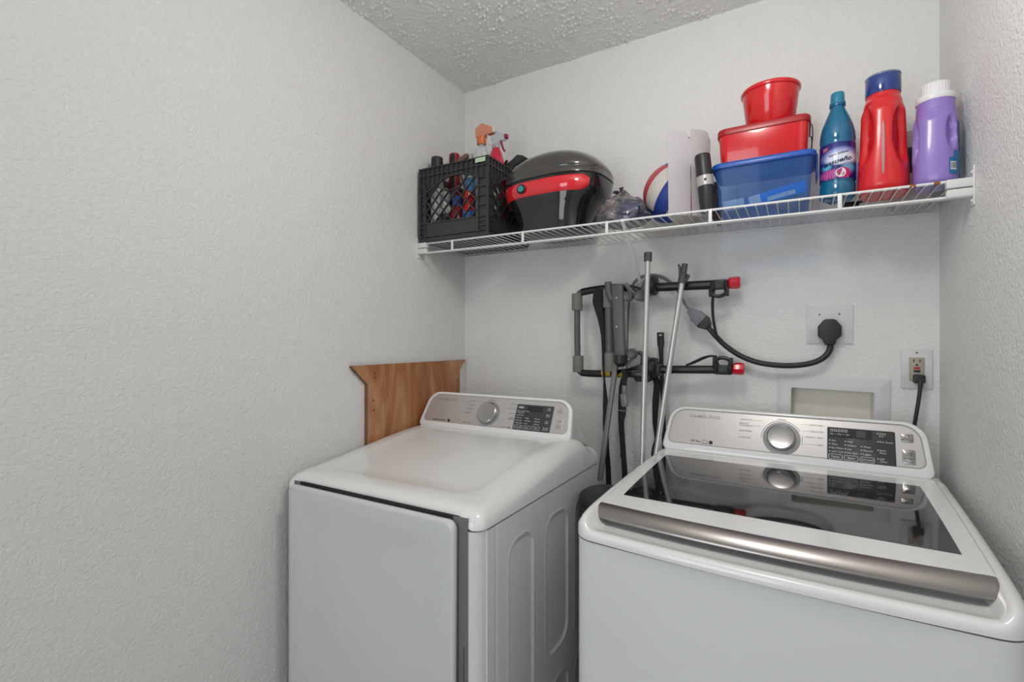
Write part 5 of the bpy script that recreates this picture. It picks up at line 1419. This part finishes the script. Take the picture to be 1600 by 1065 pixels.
# webbing straps
def strap(pts, w, wd=(1, 0, 0.0), n=5, name='strap'):
    P_ = crom(pts, n)
    if isinstance(w, list):
        ws = [w[min(i // n, len(w) - 2)] + (w[min(i // n + 1, len(w) - 1)] - w[min(i // n, len(w) - 2)]) * ((i % n) / n) if i < len(P_) - 1 else w[-1] for i in range(len(P_))]
    else: ws = w
    mb = MB(); mb.ribbon(R_(P_), ws, 0.0018, wd); mb.build(name, 'strap', rk)
strap([(0.680, -0.105, 1.525), (0.676, -0.109, 1.48), (0.690, -0.112, 1.42), (0.698, -0.112, 1.36), (0.700, -0.110, 1.30), (0.700, -0.110, 1.24), (0.703, -0.108, 1.19), (0.706, -0.104, 1.11), (0.707, -0.104, 1.03), (0.711, -0.106, 0.95), (0.719, -0.11, 0.86), (0.725, -0.12, 0.72)],
      [0.034, 0.036, 0.024, 0.014, 0.012, 0.008, 0.007, 0.020, 0.022, 0.018, 0.020, 0.020])
strap([(0.690, -0.100, 1.52), (0.702, -0.101, 1.46), (0.708, -0.101, 1.39), (0.704, -0.101, 1.33), (0.712, -0.100, 1.28)], [0.026, 0.030, 0.024, 0.010, 0.012])
strap([(0.790, -0.105, 1.225), (0.770, -0.105, 1.18), (0.765, -0.105, 1.10), (0.766, -0.107, 1.04), (0.774, -0.112, 0.95), (0.783, -0.12, 0.86), (0.790, -0.13, 0.72)], [0.020, 0.022, 0.022, 0.020, 0.020, 0.020, 0.02])
strap([(0.870, -0.07, 1.215), (0.884, -0.07, 1.185), (0.880, -0.072, 1.12), (0.878, -0.074, 1.05), (0.880, -0.075, 0.99), (0.876, -0.078, 0.94), (0.874, -0.08, 0.80)], [0.022, 0.024, 0.024, 0.018, 0.007, 0.020, 0.02])
strap([(0.788, -0.150, 1.235), (0.790, -0.150, 1.20), (0.790, -0.150, 1.165)], [0.012, 0.014, 0.014])
strap([(0.790, -0.150, 1.105), (0.788, -0.150, 1.075), (0.780, -0.150, 1.052)], [0.016, 0.015, 0.012])
mb = MB(); mb.box(Vector((0.791, -0.151, 1.128)) - RO, (0.024, 0.009, 0.046), 0.003, rot=(0, -0.12, 0)); mb.box(Vector((0.791, -0.152, 1.165)) - RO, (0.015, 0.008, 0.030), 0.003); mb.tube(R_([(0.768, -0.15, 1.092), (0.790, -0.15, 1.090), (0.802, -0.15, 1.094)]), 0.002, 6); mb.build('buckle', 'rack_clip', rk, label='grey cam buckle')
strap([(1.075, -0.094, 1.500), (1.072, -0.098, 1.46), (1.074, -0.098, 1.41), (1.082, -0.096, 1.36), (1.090, -0.092, 1.335)], [0.008, 0.010, 0.008, 0.009, 0.008])
strap([(0.985, -0.086, 1.252), (1.010, -0.090, 1.262), (1.040, -0.092, 1.277), (1.065, -0.094, 1.285), (1.085, -0.094, 1.283)], [0.005, 0.010, 0.010, 0.007, 0.008], (0, 0, 1))
# thin grey lower leg down to the gap, standing on the floor
mb = MB()
p0, p1 = Vector((0.752, -0.122, 1.262)), Vector((0.712, -0.165, 0.88)); d_ = p1 - p0
p2 = p0 + d_ * (1.262 / 0.382) * 0.995
mb.loft([[tuple(p0 + d_ * t - RO + Vector((x, y, 0))) for x, y in rrect(-0.009, -0.007, 0.009, 0.007, 0.003, 3)] for t in (0, 0.2, 1.1)])
mb.build('lower_leg', 'rack_clip', rk)

# ------------------------------------------------------------------ POLES in the gap between the machines
def pole(label, top, bottom, r, m, capf):
    t = thing('pole', label, 'pole', bottom)
    T_ = Vector(top) - Vector(bottom)
    mb = MB(); mb.tube([Vector((0, 0, 0)), T_ * 0.5, T_ * (1 - 0.02 / T_.length)], r, 16); mb.build('pole_tube', m, t)
    mb = MB(); mb.tube([Vector((0, 0, 0.0)), T_.normalized() * 0.03], r * 1.25, 14); mb.build('foot_cap', 'pole_cap', t)
    capf(t, T_)
    return t
def cap1(t, T_):
    d_ = T_.normalized(); L_ = T_.length
    mb = MB(); mb.tube([d_ * (L_ - 0.030), d_ * (L_ - 0.028), d_ * (L_ - 0.002), d_ * L_], [0.0125, 0.0132, 0.0132, 0.0122], 20); mb.build('end_cap', 'pole_cap', t)
def cap2(t, T_):
    d_ = T_.normalized(); L_ = T_.length
    mb = MB(); mb.tube([d_ * (L_ - 0.066), d_ * (L_ - 0.064), d_ * (L_ - 0.034), d_ * (L_ - 0.030), d_ * (L_ - 0.002), d_ * L_], [0.0135, 0.0140, 0.0140, 0.0100, 0.0098, 0.009], 18)
    for pts in ([(-0.010, -0.035), (-0.014, -0.012), (-0.020, 0.000)], [(0.013, -0.060), (0.019, -0.046), (0.019, -0.038)]):
        mb.tube([d_ * (L_ + b) + Vector((a, -0.004, 0)) for a, b in pts], [0.004, 0.0045, 0.003], 8)
    mb.build('clip_head', 'pole_cap', t)
pole('silver pole standing upright with a plain grey cap in front of the bike rack', (0.8775, -0.165, 1.634), (0.858, -0.262, 0.0), 0.0088, 'pole', cap1)
pole('silver pole leaning to the right with a grey clip head before the bike rack', (0.990, -0.128, 1.592), (0.777, -0.228, 0.0), 0.0092, 'pole', cap2)
bp = thing('pry_bar', 'thin black bar with a flattened tip standing between the two silver poles', 'bar', (0.935, -0.040, 0.0))
Tv = Vector((0.890, -0.045, 1.366)) - Vector((0.935, -0.040, 0))
mb = MB(); d_ = Tv.normalized(); L_ = Tv.length
mb.loft([[tuple(d_ * (L_ + b) + Vector((x * w_, y * q, 0))) for x, y in circle(1, 16)] for b, w_, q in ((-L_, 0.0075, 0.0075), (-0.085, 0.0075, 0.0075), (-0.055, 0.0095, 0.007), (-0.040, 0.0125, 0.0045), (-0.003, 0.0125, 0.0040), (0.0, 0.0115, 0.003))])
mb.build('bar_shaft', 'rack_black', bp)
mb = MB(); mb.box(d_ * (L_ - 0.010) + Vector((0, -0.0042, 0)), (0.010, 0.001, 0.005)); mb.build('bar_label', 'greyst', bp)

# dark rounded bin in the gap
gb = thing('waste_bin', 'dark grey rounded bin standing on the floor in the gap between dryer and washer', 'bin', (0.803, -0.36, 0.0))
mb = MB(); mb.lathe([(0.066, 0), (0.070, 0.004), (0.086, 0.82), (0.0865, 0.835)], 40); mb.build('bin_body', 'binblack', gb)
mb = MB(); mb.lathe([(0.0865, 0.836), (0.089, 0.838), (0.089, 0.846), (0.084, 0.858), (0.068, 0.869), (0.040, 0.876), (0.003, 0.878)], 40); mb.build('bin_lid', 'binblack', gb)

# look-alikes share a group
GROUPS = {'spray bottle': 'spray bottles in the milk crate', 'sleeve': 'frosted document sleeves on the shelf', 'jug': 'laundry jugs on the shelf',
          'pole': 'silver poles in front of the bike rack', 'outlet': 'outlets on the back wall'}
for o in COL.objects:
    if o.get('category') in GROUPS:
        o['group'] = GROUPS[o['category']]
